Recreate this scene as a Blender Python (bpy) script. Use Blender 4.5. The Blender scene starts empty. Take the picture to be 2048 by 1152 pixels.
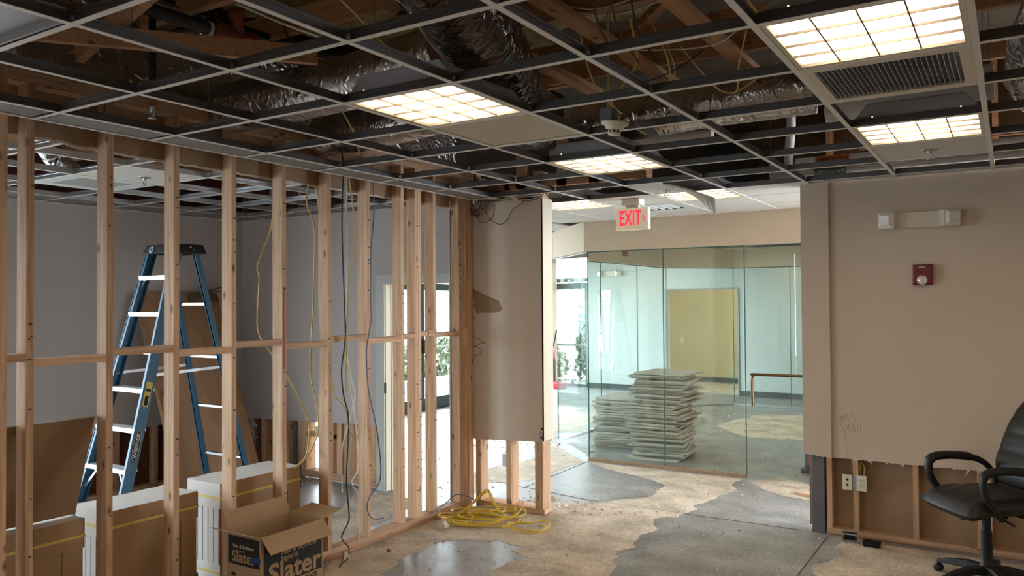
import bpy, math, random
from mathutils import Vector, Matrix, noise
random.seed(7)
C = bpy.context.scene
COL = C.collection
PI = math.pi
H = 2.687            # height of the suspended grid

# ---------------------------------------------------------------- camera, world, light, exposure
cam = bpy.data.cameras.new('camera'); cam_o = bpy.data.objects.new('camera', cam); COL.objects.link(cam_o)
def cam_axes(yaw, pitch, roll):
    f = Vector((-math.sin(yaw)*math.cos(pitch), math.cos(yaw)*math.cos(pitch), math.sin(pitch)))
    r = Vector((math.cos(yaw), math.sin(yaw), 0)); u = r.cross(f)
    return math.cos(roll)*r+math.sin(roll)*u, -math.sin(roll)*r+math.cos(roll)*u, f
_r, _u, _f = cam_axes(.5615, .0182, -.0067)
m = Matrix((( _r.x, _u.x, -_f.x, 0), (_r.y, _u.y, -_f.y, 0), (_r.z, _u.z, -_f.z, 1.785), (0, 0, 0, 1)))
cam_o.matrix_world = m
cam.sensor_width = 36; cam.lens = 36*1585/2048; cam.clip_start = .05; cam.clip_end = 200
C.camera = cam_o
w = bpy.data.worlds.new('sky'); C.world = w; w.use_nodes = True
bg = w.node_tree.nodes['Background']
bg.inputs[0].default_value = (.86, .93, 1.0, 1); bg.inputs[1].default_value = 21.0
C.view_settings.view_transform = 'Standard'; C.view_settings.look = 'None'
C.view_settings.exposure = 0.0; C.view_settings.gamma = 1.0; C.view_settings.use_curve_mapping = False
LENS = 7.6          # brightness of the lit fixtures
LENS_COL = (1.0, .75, .48)
def portal(name, loc, rot, sx, sy):
    l = bpy.data.lights.new(name, 'AREA'); l.shape = 'RECTANGLE'; l.size = sx; l.size_y = sy
    l.cycles.is_portal = True
    o = bpy.data.objects.new(name, l); o.location = loc; o.rotation_euler = rot; COL.objects.link(o)
portal('sky_portal', (-8.35, 10.3, 1.35), (0, -PI/2, 0), 2.7, 8.6)
portal('sky_portal', (-7.9, 15.12, 1.35), (-PI/2, 0, 0), .8, 2.7)
portal('sky_portal', (-3.42, -2.12, 1.6), (PI/2, 0, 0), .85, 1.0)
portal('sky_portal', (-7.22, 1.85, 1.43), (0, -PI/2, 0), 2.1, 2.5)

# ---------------------------------------------------------------- helpers
class MB:
    def __init__(s): s.v = []; s.f = []; s.m = []; s.sm = []
    def add(s, vs, fs, mat=0, smooth=False):
        n = len(s.v); s.v += [tuple(v) for v in vs]
        for f in fs: s.f.append(tuple(i+n for i in f)); s.m.append(mat); s.sm.append(smooth)
        return s
    def box(s, x0, x1, y0, y1, z0, z1, mat=0):
        v = [(x, y, z) for z in (z0, z1) for y in (y0, y1) for x in (x0, x1)]
        return s.add(v, [(0,2,3,1),(4,5,7,6),(0,1,5,4),(2,6,7,3),(0,4,6,2),(1,3,7,5)], mat)
    def hexa(s, v, mat=0):        # eight corners, bottom four then top four (each x0y0,x1y0,x0y1,x1y1)
        return s.add(v, [(0,2,3,1),(4,5,7,6),(0,1,5,4),(2,6,7,3),(0,4,6,2),(1,3,7,5)], mat)
    def bar(s, p, q, a, b, up=(0,0,1), mat=0):   # lumber from p to q, a wide, b along up
        p, q = Vector(p), Vector(q); d = (q-p).normalized(); up = Vector(up)
        sx = d.cross(up).normalized(); uz = sx.cross(d).normalized()
        v = [e+sx*(i*a/2)+uz*(j*b/2) for e in (p, q) for j in (-1, 1) for i in (-1, 1)]
        return s.add(v, [(0,1,3,2),(4,6,7,5),(0,4,5,1),(2,3,7,6),(0,2,6,4),(1,5,7,3)], mat)
    def slab(s, poly, z0, z1, mat=0):            # polygon in xy, extruded
        n = len(poly)
        v = [(p[0], p[1], z0) for p in poly]+[(p[0], p[1], z1) for p in poly]
        return s.add(v, [tuple(reversed(range(n))), tuple(range(n, 2*n))]+[(i, (i+1) % n, (i+1) % n+n, i+n) for i in range(n)], mat)
    def plate(s, poly, axis, a, b, mat=0):       # polygon in the two other axes, extruded along axis x or y
        n = len(poly)
        fn = (lambda p, t: (t, p[0], p[1])) if axis == 'x' else (lambda p, t: (p[0], t, p[1]))
        v = [fn(p, a) for p in poly]+[fn(p, b) for p in poly]
        return s.add(v, [tuple(reversed(range(n))), tuple(range(n, 2*n))]+[(i, (i+1) % n, (i+1) % n+n, i+n) for i in range(n)], mat)
    def tube(s, pts, r, n=6, mat=0, closed=False, rad=None):
        pts = [Vector(p) for p in pts]; k = len(pts); vs = []; fs = []
        t0 = (pts[1]-pts[0]).normalized(); nrm = t0.orthogonal().normalized()
        for i, p in enumerate(pts):
            t = (pts[min(i+1, k-1)]-pts[max(i-1, 0)])
            if t.length < 1e-9: t = t0
            t.normalize(); nrm = (nrm-t*nrm.dot(t))
            if nrm.length < 1e-6: nrm = t.orthogonal()
            nrm.normalize(); bn = t.cross(nrm)
            for j in range(n):
                a = 2*PI*j/n; rr = r if rad is None else rad(i, j, p)
                vs.append(p+nrm*math.cos(a)*rr+bn*math.sin(a)*rr)
        for i in range(k-1):
            for j in range(n): fs.append((i*n+j, i*n+(j+1) % n, (i+1)*n+(j+1) % n, (i+1)*n+j))
        s.add(vs, fs, mat, True)
        return s.add(vs[:n], [tuple(reversed(range(n)))], mat).add(vs[-n:], [tuple(range(n))], mat)
    def lathe(s, prof, c, axis=(0,0,1), n=20, mat=0, smooth=True):   # profile of (radius, height)
        c = Vector(c); ax = Vector(axis).normalized(); e1 = ax.orthogonal().normalized(); e2 = ax.cross(e1)
        vs = [c+ax*z+(e1*math.cos(2*PI*j/n)+e2*math.sin(2*PI*j/n))*r for r, z in prof for j in range(n)]
        fs = [(i*n+j, i*n+(j+1) % n, (i+1)*n+(j+1) % n, (i+1)*n+j) for i in range(len(prof)-1) for j in range(n)]
        s.add(vs, fs, mat, smooth)
        return s.add(vs[:n], [tuple(reversed(range(n)))], mat).add(vs[-n:], [tuple(range(n))], mat)
    def build(s, name, mats, parent=None, local=False, bevel=0, origin=None, smooth=False):
        if not isinstance(mats, (list, tuple)): mats = [mats]
        me = bpy.data.meshes.new(name); off = Vector((0,0,0))
        if parent is not None and not local: off = abs_loc(parent)
        elif parent is None and not local:
            if origin is not None: off = Vector(origin)
            else:
                xs, ys, zs = zip(*s.v); off = Vector(((min(xs)+max(xs))/2, (min(ys)+max(ys))/2, min(zs)))
        me.from_pydata([(v[0]-off.x, v[1]-off.y, v[2]-off.z) for v in s.v], [], s.f)
        for mm in mats: me.materials.append(mm)
        me.polygons.foreach_set('material_index', s.m)
        me.polygons.foreach_set('use_smooth', [bool(x or smooth) for x in s.sm]); me.update()
        o = bpy.data.objects.new(name, me); COL.objects.link(o)
        if parent is not None: o.parent = parent
        elif not local: o.location = off
        if bevel:
            b = o.modifiers.new('edge', 'BEVEL'); b.width = bevel; b.segments = 2; b.limit_method = 'ANGLE'
        return o
def abs_loc(o):
    l = o.location.copy()
    while o.parent: o = o.parent; l = l+o.location
    return l
def link(me, name, parent, loc, rot=0):          # another piece that shares its mesh
    o = bpy.data.objects.new(name, me); COL.objects.link(o)
    o.location = Vector(loc)-(abs_loc(parent) if parent else Vector((0,0,0))); o.parent = parent
    if rot: o.rotation_euler = (0, 0, rot)
    return o
def tag(o, label=None, cat=None, group=None, kind=None):
    if label: o['label'] = label
    if cat: o['category'] = cat
    if group: o['group'] = group
    if kind: o['kind'] = kind
    return o
def thing(name, label, cat, loc=(0,0,0), group=None, rz=0):
    o = bpy.data.objects.new(name, None); COL.objects.link(o); o.location = loc; o.rotation_euler = (0, 0, rz)
    o.empty_display_size = .1
    return tag(o, label, cat, group)
def structure(name, loc=(0,0,0)):
    o = bpy.data.objects.new(name, None); COL.objects.link(o); o.location = loc; o['kind'] = 'structure'; return o
def st(o): o['kind'] = 'structure'; return o
def smooth_path(pts, k=6):
    P = [Vector(p) for p in pts]; out = []
    for i in range(len(P)-1):
        p0, p1, p2, p3 = P[max(i-1, 0)], P[i], P[i+1], P[min(i+2, len(P)-1)]
        for j in range(k):
            t = j/k
            out.append(.5*((2*p1)+(p2-p0)*t+(2*p0-5*p1+4*p2-p3)*t*t+(3*p1-p0-3*p2+p3)*t**3))
    return out+[P[-1]]
def text(s, name, size, loc, rot, mat, parent=None, extrude=.0006, bold=0., sx=1., align='CENTER', space=1.):
    cu = bpy.data.curves.new(name, 'FONT'); cu.body = s; cu.size = size; cu.extrude = extrude; cu.offset = bold
    cu.align_x = align; cu.align_y = 'CENTER'; cu.space_character = space; cu.resolution_u = 3
    cu.materials.append(mat)
    o = bpy.data.objects.new(name, cu); COL.objects.link(o)
    o.location = Vector(loc)-(abs_loc(parent) if parent else Vector((0,0,0))); o.rotation_euler = rot; o.scale = (sx, 1, 1)
    dg = bpy.context.evaluated_depsgraph_get(); dg.update()
    me = bpy.data.meshes.new_from_object(o.evaluated_get(dg)); me.name = name
    q = bpy.data.objects.new(name, me); COL.objects.link(q)
    q.location, q.rotation_euler, q.scale = o.location.copy(), o.rotation_euler.copy(), o.scale.copy()
    bpy.data.objects.remove(o)
    if parent: q.parent = parent
    return q

# ---------------------------------------------------------------- materials
def mat(name, col, rough=.7, metal=0., spec=.5, trans=0., emit=None, strength=0.):
    m = bpy.data.materials.new(name); m.use_nodes = True
    b = m.node_tree.nodes['Principled BSDF']
    b.inputs['Base Color'].default_value = (*col, 1); b.inputs['Roughness'].default_value = rough
    b.inputs['Metallic'].default_value = metal; b.inputs['Specular IOR Level'].default_value = spec
    if trans: b.inputs['Transmission Weight'].default_value = trans
    if emit: b.inputs['Emission Color'].default_value = (*emit, 1); b.inputs['Emission Strength'].default_value = strength
    return m
def nodes(m): t = m.node_tree; return t, t.nodes, t.links, t.nodes['Principled BSDF']
def ramp(n, stops):
    r = n.new('ShaderNodeValToRGB'); e = r.color_ramp.elements
    while len(e) < len(stops): e.new(.5)
    for i, (p, c) in enumerate(stops): e[i].position = p; e[i].color = (*c, 1) if len(c) == 3 else c
    return r
def noisy(name, c1, c2, scale=4., rough=.75, bump=.0, bscale=80., metal=0., stretch=None, detail=5., spec=.4, lo=.35, hi=.65, rvar=0., fine=0.):
    m = mat(name, c1, rough, metal, spec); t, n, l, b = nodes(m)
    tc = n.new('ShaderNodeTexCoord'); mp = n.new('ShaderNodeMapping'); l.new(tc.outputs['Object'], mp.inputs[0])
    if stretch: mp.inputs['Scale'].default_value = stretch
    nz = n.new('ShaderNodeTexNoise'); nz.inputs['Scale'].default_value = scale; nz.inputs['Detail'].default_value = detail
    l.new(mp.outputs[0], nz.inputs['Vector'])
    r = ramp(n, [(lo, c1), (hi, c2)]); l.new(nz.outputs[0], r.inputs[0]); l.new(r.outputs[0], b.inputs['Base Color'])
    if fine:                                     # grit and scrape marks
        nf = n.new('ShaderNodeTexNoise'); nf.inputs['Scale'].default_value = 42; nf.inputs['Detail'].default_value = 8; nf.inputs['Roughness'].default_value = .7
        m3 = n.new('ShaderNodeMapping'); m3.inputs['Scale'].default_value = (1, .45, 1); m3.inputs['Rotation'].default_value = (0, 0, .5)
        l.new(tc.outputs['Object'], m3.inputs[0]); l.new(m3.outputs[0], nf.inputs['Vector'])
        mf = n.new('ShaderNodeMapRange'); mf.inputs[1].default_value = .36; mf.inputs[2].default_value = .68; mf.inputs[3].default_value = 1-fine; mf.inputs[4].default_value = 1+fine
        l.new(nf.outputs[0], mf.inputs[0])
        vm = n.new('ShaderNodeVectorMath'); vm.operation = 'SCALE'; l.new(r.outputs[0], vm.inputs[0]); l.new(mf.outputs[0], vm.inputs['Scale']); l.new(vm.outputs[0], b.inputs['Base Color'])
    if rvar:
        mr = n.new('ShaderNodeMapRange'); mr.inputs[3].default_value = rough-rvar; mr.inputs[4].default_value = rough+rvar
        l.new(nz.outputs[0], mr.inputs[0]); l.new(mr.outputs[0], b.inputs['Roughness'])
    if bump:
        n2 = n.new('ShaderNodeTexNoise'); n2.inputs['Scale'].default_value = bscale; n2.inputs['Detail'].default_value = 4
        l.new(mp.outputs[0], n2.inputs['Vector'])
        bp = n.new('ShaderNodeBump'); bp.inputs['Strength'].default_value = bump; bp.inputs['Distance'].default_value = .01
        l.new(n2.outputs[0], bp.inputs['Height']); l.new(bp.outputs[0], b.inputs['Normal'])
    return m
def wood(name, axis, light=(.66,.44,.29), dark=(.47,.275,.155), knot=(.16,.07,.03)):
    m = mat(name, light, .72, 0, .3); t, n, l, b = nodes(m)
    tc = n.new('ShaderNodeTexCoord'); oi = n.new('ShaderNodeObjectInfo')
    ad = n.new('ShaderNodeVectorMath'); ad.operation = 'ADD'; l.new(tc.outputs['Object'], ad.inputs[0])
    sc = n.new('ShaderNodeVectorMath'); sc.operation = 'SCALE'; sc.inputs[0].default_value = (3.1, 5.7, 7.3)
    l.new(oi.outputs['Random'], sc.inputs['Scale']); l.new(sc.outputs[0], ad.inputs[1])
    mp = n.new('ShaderNodeMapping'); s = [26., 26., 26.]; s['xyz'.index(axis)] = 1.2; mp.inputs['Scale'].default_value = s
    l.new(ad.outputs[0], mp.inputs[0])
    nz = n.new('ShaderNodeTexNoise'); nz.inputs['Scale'].default_value = 1.6; nz.inputs['Detail'].default_value = 6; nz.inputs['Distortion'].default_value = .6
    l.new(mp.outputs[0], nz.inputs['Vector'])
    r = ramp(n, [(.30, dark), (.62, light)]); l.new(nz.outputs[0], r.inputs[0])
    m2 = n.new('ShaderNodeMapping'); s2 = [14., 14., 14.]; s2['xyz'.index(axis)] = 6.; m2.inputs['Scale'].default_value = s2
    l.new(ad.outputs[0], m2.inputs[0])
    vo = n.new('ShaderNodeTexVoronoi'); vo.inputs['Scale'].default_value = 1.0; l.new(m2.outputs[0], vo.inputs['Vector'])
    sep = n.new('ShaderNodeSeparateColor'); l.new(vo.outputs['Color'], sep.inputs[0])
    gt = n.new('ShaderNodeMath'); gt.operation = 'GREATER_THAN'; gt.inputs[1].default_value = .5; l.new(sep.outputs[0], gt.inputs[0])
    kr = ramp(n, [(.07, (1,1,1)), (.22, (0,0,0))]); l.new(vo.outputs['Distance'], kr.inputs[0])
    mu = n.new('ShaderNodeMath'); mu.operation = 'MULTIPLY'; l.new(kr.outputs[0], mu.inputs[0]); l.new(gt.outputs[0], mu.inputs[1])
    mx = n.new('ShaderNodeMix'); mx.data_type = 'RGBA'; l.new(mu.outputs[0], mx.inputs['Factor'])
    l.new(r.outputs[0], mx.inputs['A']); mx.inputs['B'].default_value = (*knot, 1)
    hs = n.new('ShaderNodeHueSaturation'); mr = n.new('ShaderNodeMapRange'); mr.inputs[3].default_value = .82; mr.inputs[4].default_value = 1.12
    l.new(oi.outputs['Random'], mr.inputs[0]); l.new(mr.outputs[0], hs.inputs['Value']); l.new(mx.outputs['Result'], hs.inputs['Color'])
    l.new(hs.outputs[0], b.inputs['Base Color'])
    bp = n.new('ShaderNodeBump'); bp.inputs['Strength'].default_value = .15; bp.inputs['Distance'].default_value = .004
    l.new(nz.outputs[0], bp.inputs['Height']); l.new(bp.outputs[0], b.inputs['Normal'])
    return m
def foil(name, col, rough, scale, dist=.03, strength=1., stretch=None, metal=.9):
    m = mat(name, col, rough, metal); t, n, l, b = nodes(m)
    tc = n.new('ShaderNodeTexCoord'); mp = n.new('ShaderNodeMapping'); l.new(tc.outputs['Object'], mp.inputs[0])
    if stretch: mp.inputs['Scale'].default_value = stretch
    v = n.new('ShaderNodeTexNoise'); v.inputs['Scale'].default_value = scale; v.inputs['Detail'].default_value = 6; v.inputs['Distortion'].default_value = 1.2
    v.noise_type = 'RIDGED_MULTIFRACTAL'
    l.new(mp.outputs[0], v.inputs['Vector'])
    bp = n.new('ShaderNodeBump'); bp.inputs['Strength'].default_value = strength; bp.inputs['Distance'].default_value = dist
    l.new(v.outputs[0], bp.inputs['Height']); l.new(bp.outputs[0], b.inputs['Normal'])
    return m
def thin_glass(name, tint, reflect=1.5):
    m = bpy.data.materials.new(name); m.use_nodes = True; t = m.node_tree; n, l = t.nodes, t.links; n.clear()
    o = n.new('ShaderNodeOutputMaterial'); mx = n.new('ShaderNodeMixShader'); tr = n.new('ShaderNodeBsdfTransparent')
    gl = n.new('ShaderNodeBsdfGlossy'); fr = n.new('ShaderNodeFresnel'); fr.inputs[0].default_value = reflect
    tr.inputs[0].default_value = (*tint, 1); gl.inputs['Roughness'].default_value = .01; gl.inputs[0].default_value = (1,1,1,1)
    ge = n.new('ShaderNodeNewGeometry'); mr = n.new('ShaderNodeMapRange'); mr.inputs[3].default_value = reflect; mr.inputs[4].default_value = 1/reflect
    l.new(ge.outputs['Backfacing'], mr.inputs[0]); l.new(mr.outputs[0], fr.inputs[0])      # same reflectance from both sides of a pane
    l.new(fr.outputs[0], mx.inputs[0]); l.new(tr.outputs[0], mx.inputs[1]); l.new(gl.outputs[0], mx.inputs[2]); l.new(mx.outputs[0], o.inputs[0])
    return m
WZ, WY, WX = wood('stud_wood', 'z'), wood('plate_wood', 'y'), wood('board_wood', 'x')
RZ = wood('rough_wood', 'x', (.52,.29,.15), (.36,.19,.10))
RY = wood('rough_wood_long', 'y', (.52,.29,.15), (.36,.19,.10))
M_wall = noisy('painted_drywall', (.61,.52,.43), (.58,.49,.405), 1.3, .85, .03, 220)
M_wall2 = noisy('painted_drywall_cool_light', (.52,.475,.465), (.50,.455,.445), 1.3, .85, .03, 220)  # same wall paint, greyed for the cooler light behind the studs
M_white = noisy('white_paint', (.56,.58,.56), (.53,.55,.53), 1.2, .7)
M_cream = noisy('cream_paint', (.74,.67,.53), (.70,.63,.50), 2, .6)
M_soffit = noisy('soffit_paint', (.56,.475,.36), (.54,.455,.345), 1.5, .8)
M_tan = noisy('tan_paint', (.60,.48,.27), (.56,.45,.25), 1.5, .8)
M_paper = noisy('brown_gypsum_paper', (.36,.245,.155), (.30,.20,.125), 3, .9)
M_tear = noisy('torn_paper', (.34,.235,.15), (.28,.19,.12), 14, .95)
M_gyp = noisy('gypsum_edge', (.74,.70,.64), (.62,.57,.50), 40, .95, .3, 120)
M_conc = noisy('bare_concrete', (.185,.178,.175), (.36,.35,.345), 3.2, .38, .10, 60, detail=12, rvar=.16, lo=.32, hi=.66, fine=.24)
M_glue = noisy('dried_adhesive', (.36,.295,.225), (.62,.53,.42), 3.6, .75, .35, 45, detail=11, lo=.30, hi=.62, fine=.22)
M_joint = mat('dark_joint', (.11,.10,.09), .9)  # plain dark strip along the slab joints
M_steel = noisy('galvanised_steel', (.50,.52,.55), (.40,.42,.45), 8, .38, metal=.85)
M_post = noisy('grey_primer', (.155,.155,.18), (.13,.13,.15), 6, .7)
M_tee = mat('white_tee_flange', (.74,.70,.66), .55)
M_web = mat('shaded_galvanised_web', (.15,.145,.145), .36, .8)  # steel web with the shade above the grid put into its colour
M_web2 = mat('daylit_galvanised_web', (.55,.57,.60), .30, .95)  # same steel, lightened for the daylight behind the studs
M_tile = noisy('ceiling_tile_face', (.60,.575,.53), (.56,.535,.49), 60, .95, .12, 180)
M_tile_s = noisy('stacked_tile', (.52,.49,.43), (.44,.41,.35), 9, .95, .1, 120)
M_tile_d = noisy('shaded_ceiling_tile', (.25,.23,.21), (.21,.19,.175), 30, .95)  # tile darkened in colour for the weak bounced light on it
M_tile_b = noisy('ceiling_tile_back', (.42,.34,.25), (.33,.26,.18), 12, .95)
M_lens = bpy.data.materials.new('lit_lens')
M_lens.use_nodes = True
_n = M_lens.node_tree.nodes; _l = M_lens.node_tree.links; _b = _n['Principled BSDF']
_b.inputs['Base Color'].default_value = (.9,.88,.82,1); _b.inputs['Emission Color'].default_value = (*LENS_COL, 1); _b.inputs['Emission Strength'].default_value = LENS
_tc = _n.new('ShaderNodeTexCoord'); _sx = _n.new('ShaderNodeSeparateXYZ'); _l.new(_tc.outputs['Object'], _sx.inputs[0])
_mm = []                                     # two tubes behind the lens: brighter along them, dimmer towards the frame
for _k in (0, 1):
    _a = _n.new('ShaderNodeMath'); _a.operation = 'ABSOLUTE'; _l.new(_sx.outputs[_k], _a.inputs[0])
    _r2 = _n.new('ShaderNodeMapRange'); _r2.interpolation_type = 'SMOOTHSTEP'
    for _i, _v in enumerate(((.30, .06), (.32, .12))[_k]): _r2.inputs[1+_i].default_value = _v
    _r2.inputs[3].default_value = (.30, .45)[_k]; _r2.inputs[4].default_value = 1.25; _l.new(_a.outputs[0], _r2.inputs[0]); _mm.append(_r2)
_mu = _n.new('ShaderNodeMath'); _mu.operation = 'MULTIPLY'; _l.new(_mm[0].outputs[0], _mu.inputs[0]); _l.new(_mm[1].outputs[0], _mu.inputs[1])
_m2 = _n.new('ShaderNodeMath'); _m2.operation = 'MULTIPLY'; _m2.inputs[1].default_value = LENS; _l.new(_mu.outputs[0], _m2.inputs[0]); _l.new(_m2.outputs[0], _b.inputs['Emission Strength'])
M_louver = mat('louver_blade', (.22,.19,.16), .5)
M_troffer = mat('troffer_enamel', (.36,.365,.39), .45)
M_dark = mat('dark_slot', (.012,.012,.012), .9)
M_blackduct = foil('black_duct_jacket', (.075,.05,.038), .15, 7.5, .022, 1.0, (1, 2, 2), .7)
M_foil = foil('foil_jacket', (.52,.47,.44), .23, 13, .016, .85, (1.6, 1, 1))
M_foil2 = foil('bright_foil', (.80,.80,.80), .22, 10, .016, .9)
M_batt = noisy('faced_insulation', (.20,.10,.085), (.13,.065,.05), 5, .85, .4, 14)
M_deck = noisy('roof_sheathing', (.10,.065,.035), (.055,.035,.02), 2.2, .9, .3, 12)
M_wool = noisy('yellow_insulation', (.40,.31,.14), (.22,.15,.07), 5, .95, .6, 18)
M_iron = mat('black_iron_pipe', (.022,.022,.024), .42, .3)
M_coupling = noisy('orange_coupling', (.33,.10,.035), (.20,.06,.025), 10, .5)
M_pvc = noisy('pipe_insulation', (.70,.68,.64), (.60,.58,.54), 6, .8)
M_copper = mat('copper', (.25,.11,.06), .5, .8)
M_yel = mat('yellow_cable', (.72,.50,.05), .45)
M_nm = mat('yellow_sheath', (.62,.47,.17), .5)
M_wht = mat('white_cable', (.74,.72,.70), .5)
M_blk = mat('black_cable', (.02,.02,.022), .5)
M_blu = mat('grey_blue_cable', (.14,.15,.22), .5)
M_brn = mat('brown_cable', (.16,.07,.04), .5)
M_card = noisy('cardboard', (.42,.275,.155), (.385,.25,.14), 5, .85)
M_card2 = noisy('carton_board', (.37,.235,.135), (.33,.205,.115), 4, .85)
M_card_lit = noisy('daylit_carton_board', (.62,.58,.56), (.57,.53,.50), 4, .8)  # carton board whitened to stand for daylight on tops and ends
M_cardd = noisy('dark_cardboard', (.28,.17,.085), (.25,.15,.075), 5, .85)
M_strap = mat('yellow_strapping', (.62,.46,.10), .45)
M_blackink = mat('black_ink', (.018,.016,.014), .8)
M_blue = noisy('blue_fiberglass', (.022,.115,.215), (.017,.095,.185), 20, .45)
M_alu = mat('brushed_aluminium', (.78,.80,.82), .38, .7)
M_blkplastic = mat('black_plastic', (.011,.011,.012), .5, 0, .3)
M_leather = noisy('black_leather', (.014,.012,.011), (.010,.009,.008), 30, .45, .15, 60, spec=.3)
M_red = mat('red_plastic', (.45,.02,.02), .35)
M_firered = mat('alarm_red', (.16,.006,.010), .4)
M_clear = mat('clear_lens', (.85,.85,.85), .12, .25)
M_ivory = mat('ivory_plastic', (.75,.70,.58), .45)
M_almond = mat('warm_white_plastic', (.66,.60,.50), .45)
M_brass = mat('brass', (.30,.16,.065), .25, 1.)
M_rubber = mat('dark_base', (.045,.055,.06), .6)
M_glass = thin_glass('green_glass', (.925,.972,.955))
M_pane = thin_glass('clear_glass', (.93,.97,.97))
M_edge = mat('glass_edge', (.04,.12,.10), .2)
M_frame = mat('dark_bronze_frame', (.035,.06,.065), .4, .4)
M_anod = mat('pale_mullion', (.22,.25,.265), .45, .3)
M_door = noisy('brown_door_veneer', (.36,.205,.105), (.30,.165,.08), 3, .5, stretch=(6, 6, .5))
M_leaf = noisy('leaf', (.035,.065,.025), (.02,.045,.02), 8, .7)
M_flower = mat('white_flower', (.16,.15,.15), .8)
M_exit = mat('exit_letters', (.5,.02,.03), .4, emit=(1.0,.015,.05), strength=1.6)
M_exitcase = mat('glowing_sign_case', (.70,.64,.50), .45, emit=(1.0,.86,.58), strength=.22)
M_green = mat('green_indicator', (.0,.3,.1), .4, emit=(.05,1,.3), strength=2.)
M_ext = mat('outside_paving', (.30,.29,.28), .8)
M_extw = mat('outside_white_wall', (.35,.36,.36), .8)
M_maroon = mat('maroon_paint', (.16,.02,.05), .4)
M_label_o = mat('orange_pipe_label', (.55,.16,.02), .6)
M_label_g = mat('green_pipe_label', (.02,.10,.06), .6)
M_sheath = noisy('red_sheathing', (.16,.06,.04), (.10,.035,.025), 5, .9)
M_graph = mat('pencil_grey', (.22,.17,.13), .9)

# ---------------------------------------------------------------- structure: floor, roof, outer shell
fl = MB().box(-8.3, 4.2, -3, 17.6, -.12, 0).build('floor', M_conc, origin=(0,0,0)); st(fl)
P1 = [(-3.771,3.663),(-4.013,4.010),(-4.02,4.621),(-4.03,5.5),(-4.06,5.74),(-3.306,5.75),(-3.448,6.192),(-3.147,6.310),(-3.005,6.579),(-2.799,6.850),(-2.865,7.317),(-3.085,7.516),(-3.589,7.688),(-4.023,7.97),(-3.291,7.955),(-2.307,7.955),(-2.337,7.702),(-2.225,7.458),(-2.300,7.167),(-2.308,6.992),(-2.383,6.743),(-2.307,6.613),(-2.381,6.275),(-2.512,6.144),(-2.462,6.020),(-2.351,5.858),(-2.438,5.652),(-2.383,5.551),(-2.400,5.469),(-2.338,5.353),(-2.400,5.221),(-2.327,5.085),(-2.375,5.018),(-2.299,4.943),(-2.227,4.734),(-2.009,4.113),(-2.595,3.758),(-2.905,4.325),(-2.972,4.611),(-2.839,4.765),(-3.072,4.832),(-2.990,4.976),(-3.266,4.979),(-3.510,4.877),(-3.645,4.709),(-3.632,4.470),(-3.626,4.255),(-3.578,4.162),(-3.513,3.948),(-3.339,3.483)]
P2 = [(-0.976,4.656),(-1.040,5.258),(-1.084,5.422),(-1.161,5.651),(-1.085,5.744),(-1.036,5.923),(-1.091,6.127),(-1.067,6.310),(-0.768,6.348),(0.047,6.343),(.9,6.3),(.9,5.0)]
P4 = [(-4.43,5.959),(-4.252,6.169),(-4.462,6.475),(-4.104,6.839),(-4.06,7.905),(-4.883,8.75),(-4.944,8.798),(-4.633,8.244),(-4.658,7.549),(-4.777,7.322),(-4.815,6.715)]
P5 = [(-4.853,4.715),(-5.109,5.333),(-5.065,5.62),(-4.825,5.66),(-4.521,5.6),(-4.390,4.991),(-4.282,4.415),(-4.277,4.204)]
P6 = [(-2.196,7.90),(-1.998,8.233),(-1.662,8.050),(-1.42,7.7),(-1.578,7.4),(-1.924,7.544)]
P7 = [(-6.9,9.4),(-7.6,11.0),(-6.6,12.2),(-5.3,11.4),(-5.2,9.9),(-6.0,8.4)]
P8 = [(-3.6,11.2),(-2.9,10.4),(-2.2,10.6),(-1.9,11.9),(-2.6,12.9),(-3.4,12.6)]
P9 = [(-5.6,15.2),(-4.4,15.1),(-4.2,16.9),(-6.0,17.0)]
def wobble(poly, amp):
    out = []
    for i, a in enumerate(poly):
        b = poly[(i+1) % len(poly)]; d = math.hypot(b[0]-a[0], b[1]-a[1]); k = max(1, int(d/.035))
        for j in range(k):
            t = j/k; x = a[0]+(b[0]-a[0])*t; y = a[1]+(b[1]-a[1])*t
            nx, ny = (b[1]-a[1])/d, (a[0]-b[0])/d
            e = amp*(noise.noise((x*6, y*6, 1.7))+.6*noise.noise((x*17, y*17, 4.2)))
            out.append((x+nx*e, y+ny*e))
    return out
for P in (P1, P2, P4, P5, P6, P7, P8, P9):
    MB().slab(wobble(P, .035), -.004, .0022).build('adhesive_residue', M_glue, fl)
J = MB()
for a, b in (((-1.2,-1), (-1.2,6.36)), ((-3.25,6.43), (-1.4,6.43)), ((-4.0,6.5), (-4.03,7.98)), ((-4.9,6.72), (-3.25,6.43)), ((-8,8.2),(-5.1,8.2))):
    J.bar((*a, .0015), (*b, .0015), .0045, .003)
J.build('control_joint', M_joint, fl)

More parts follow.
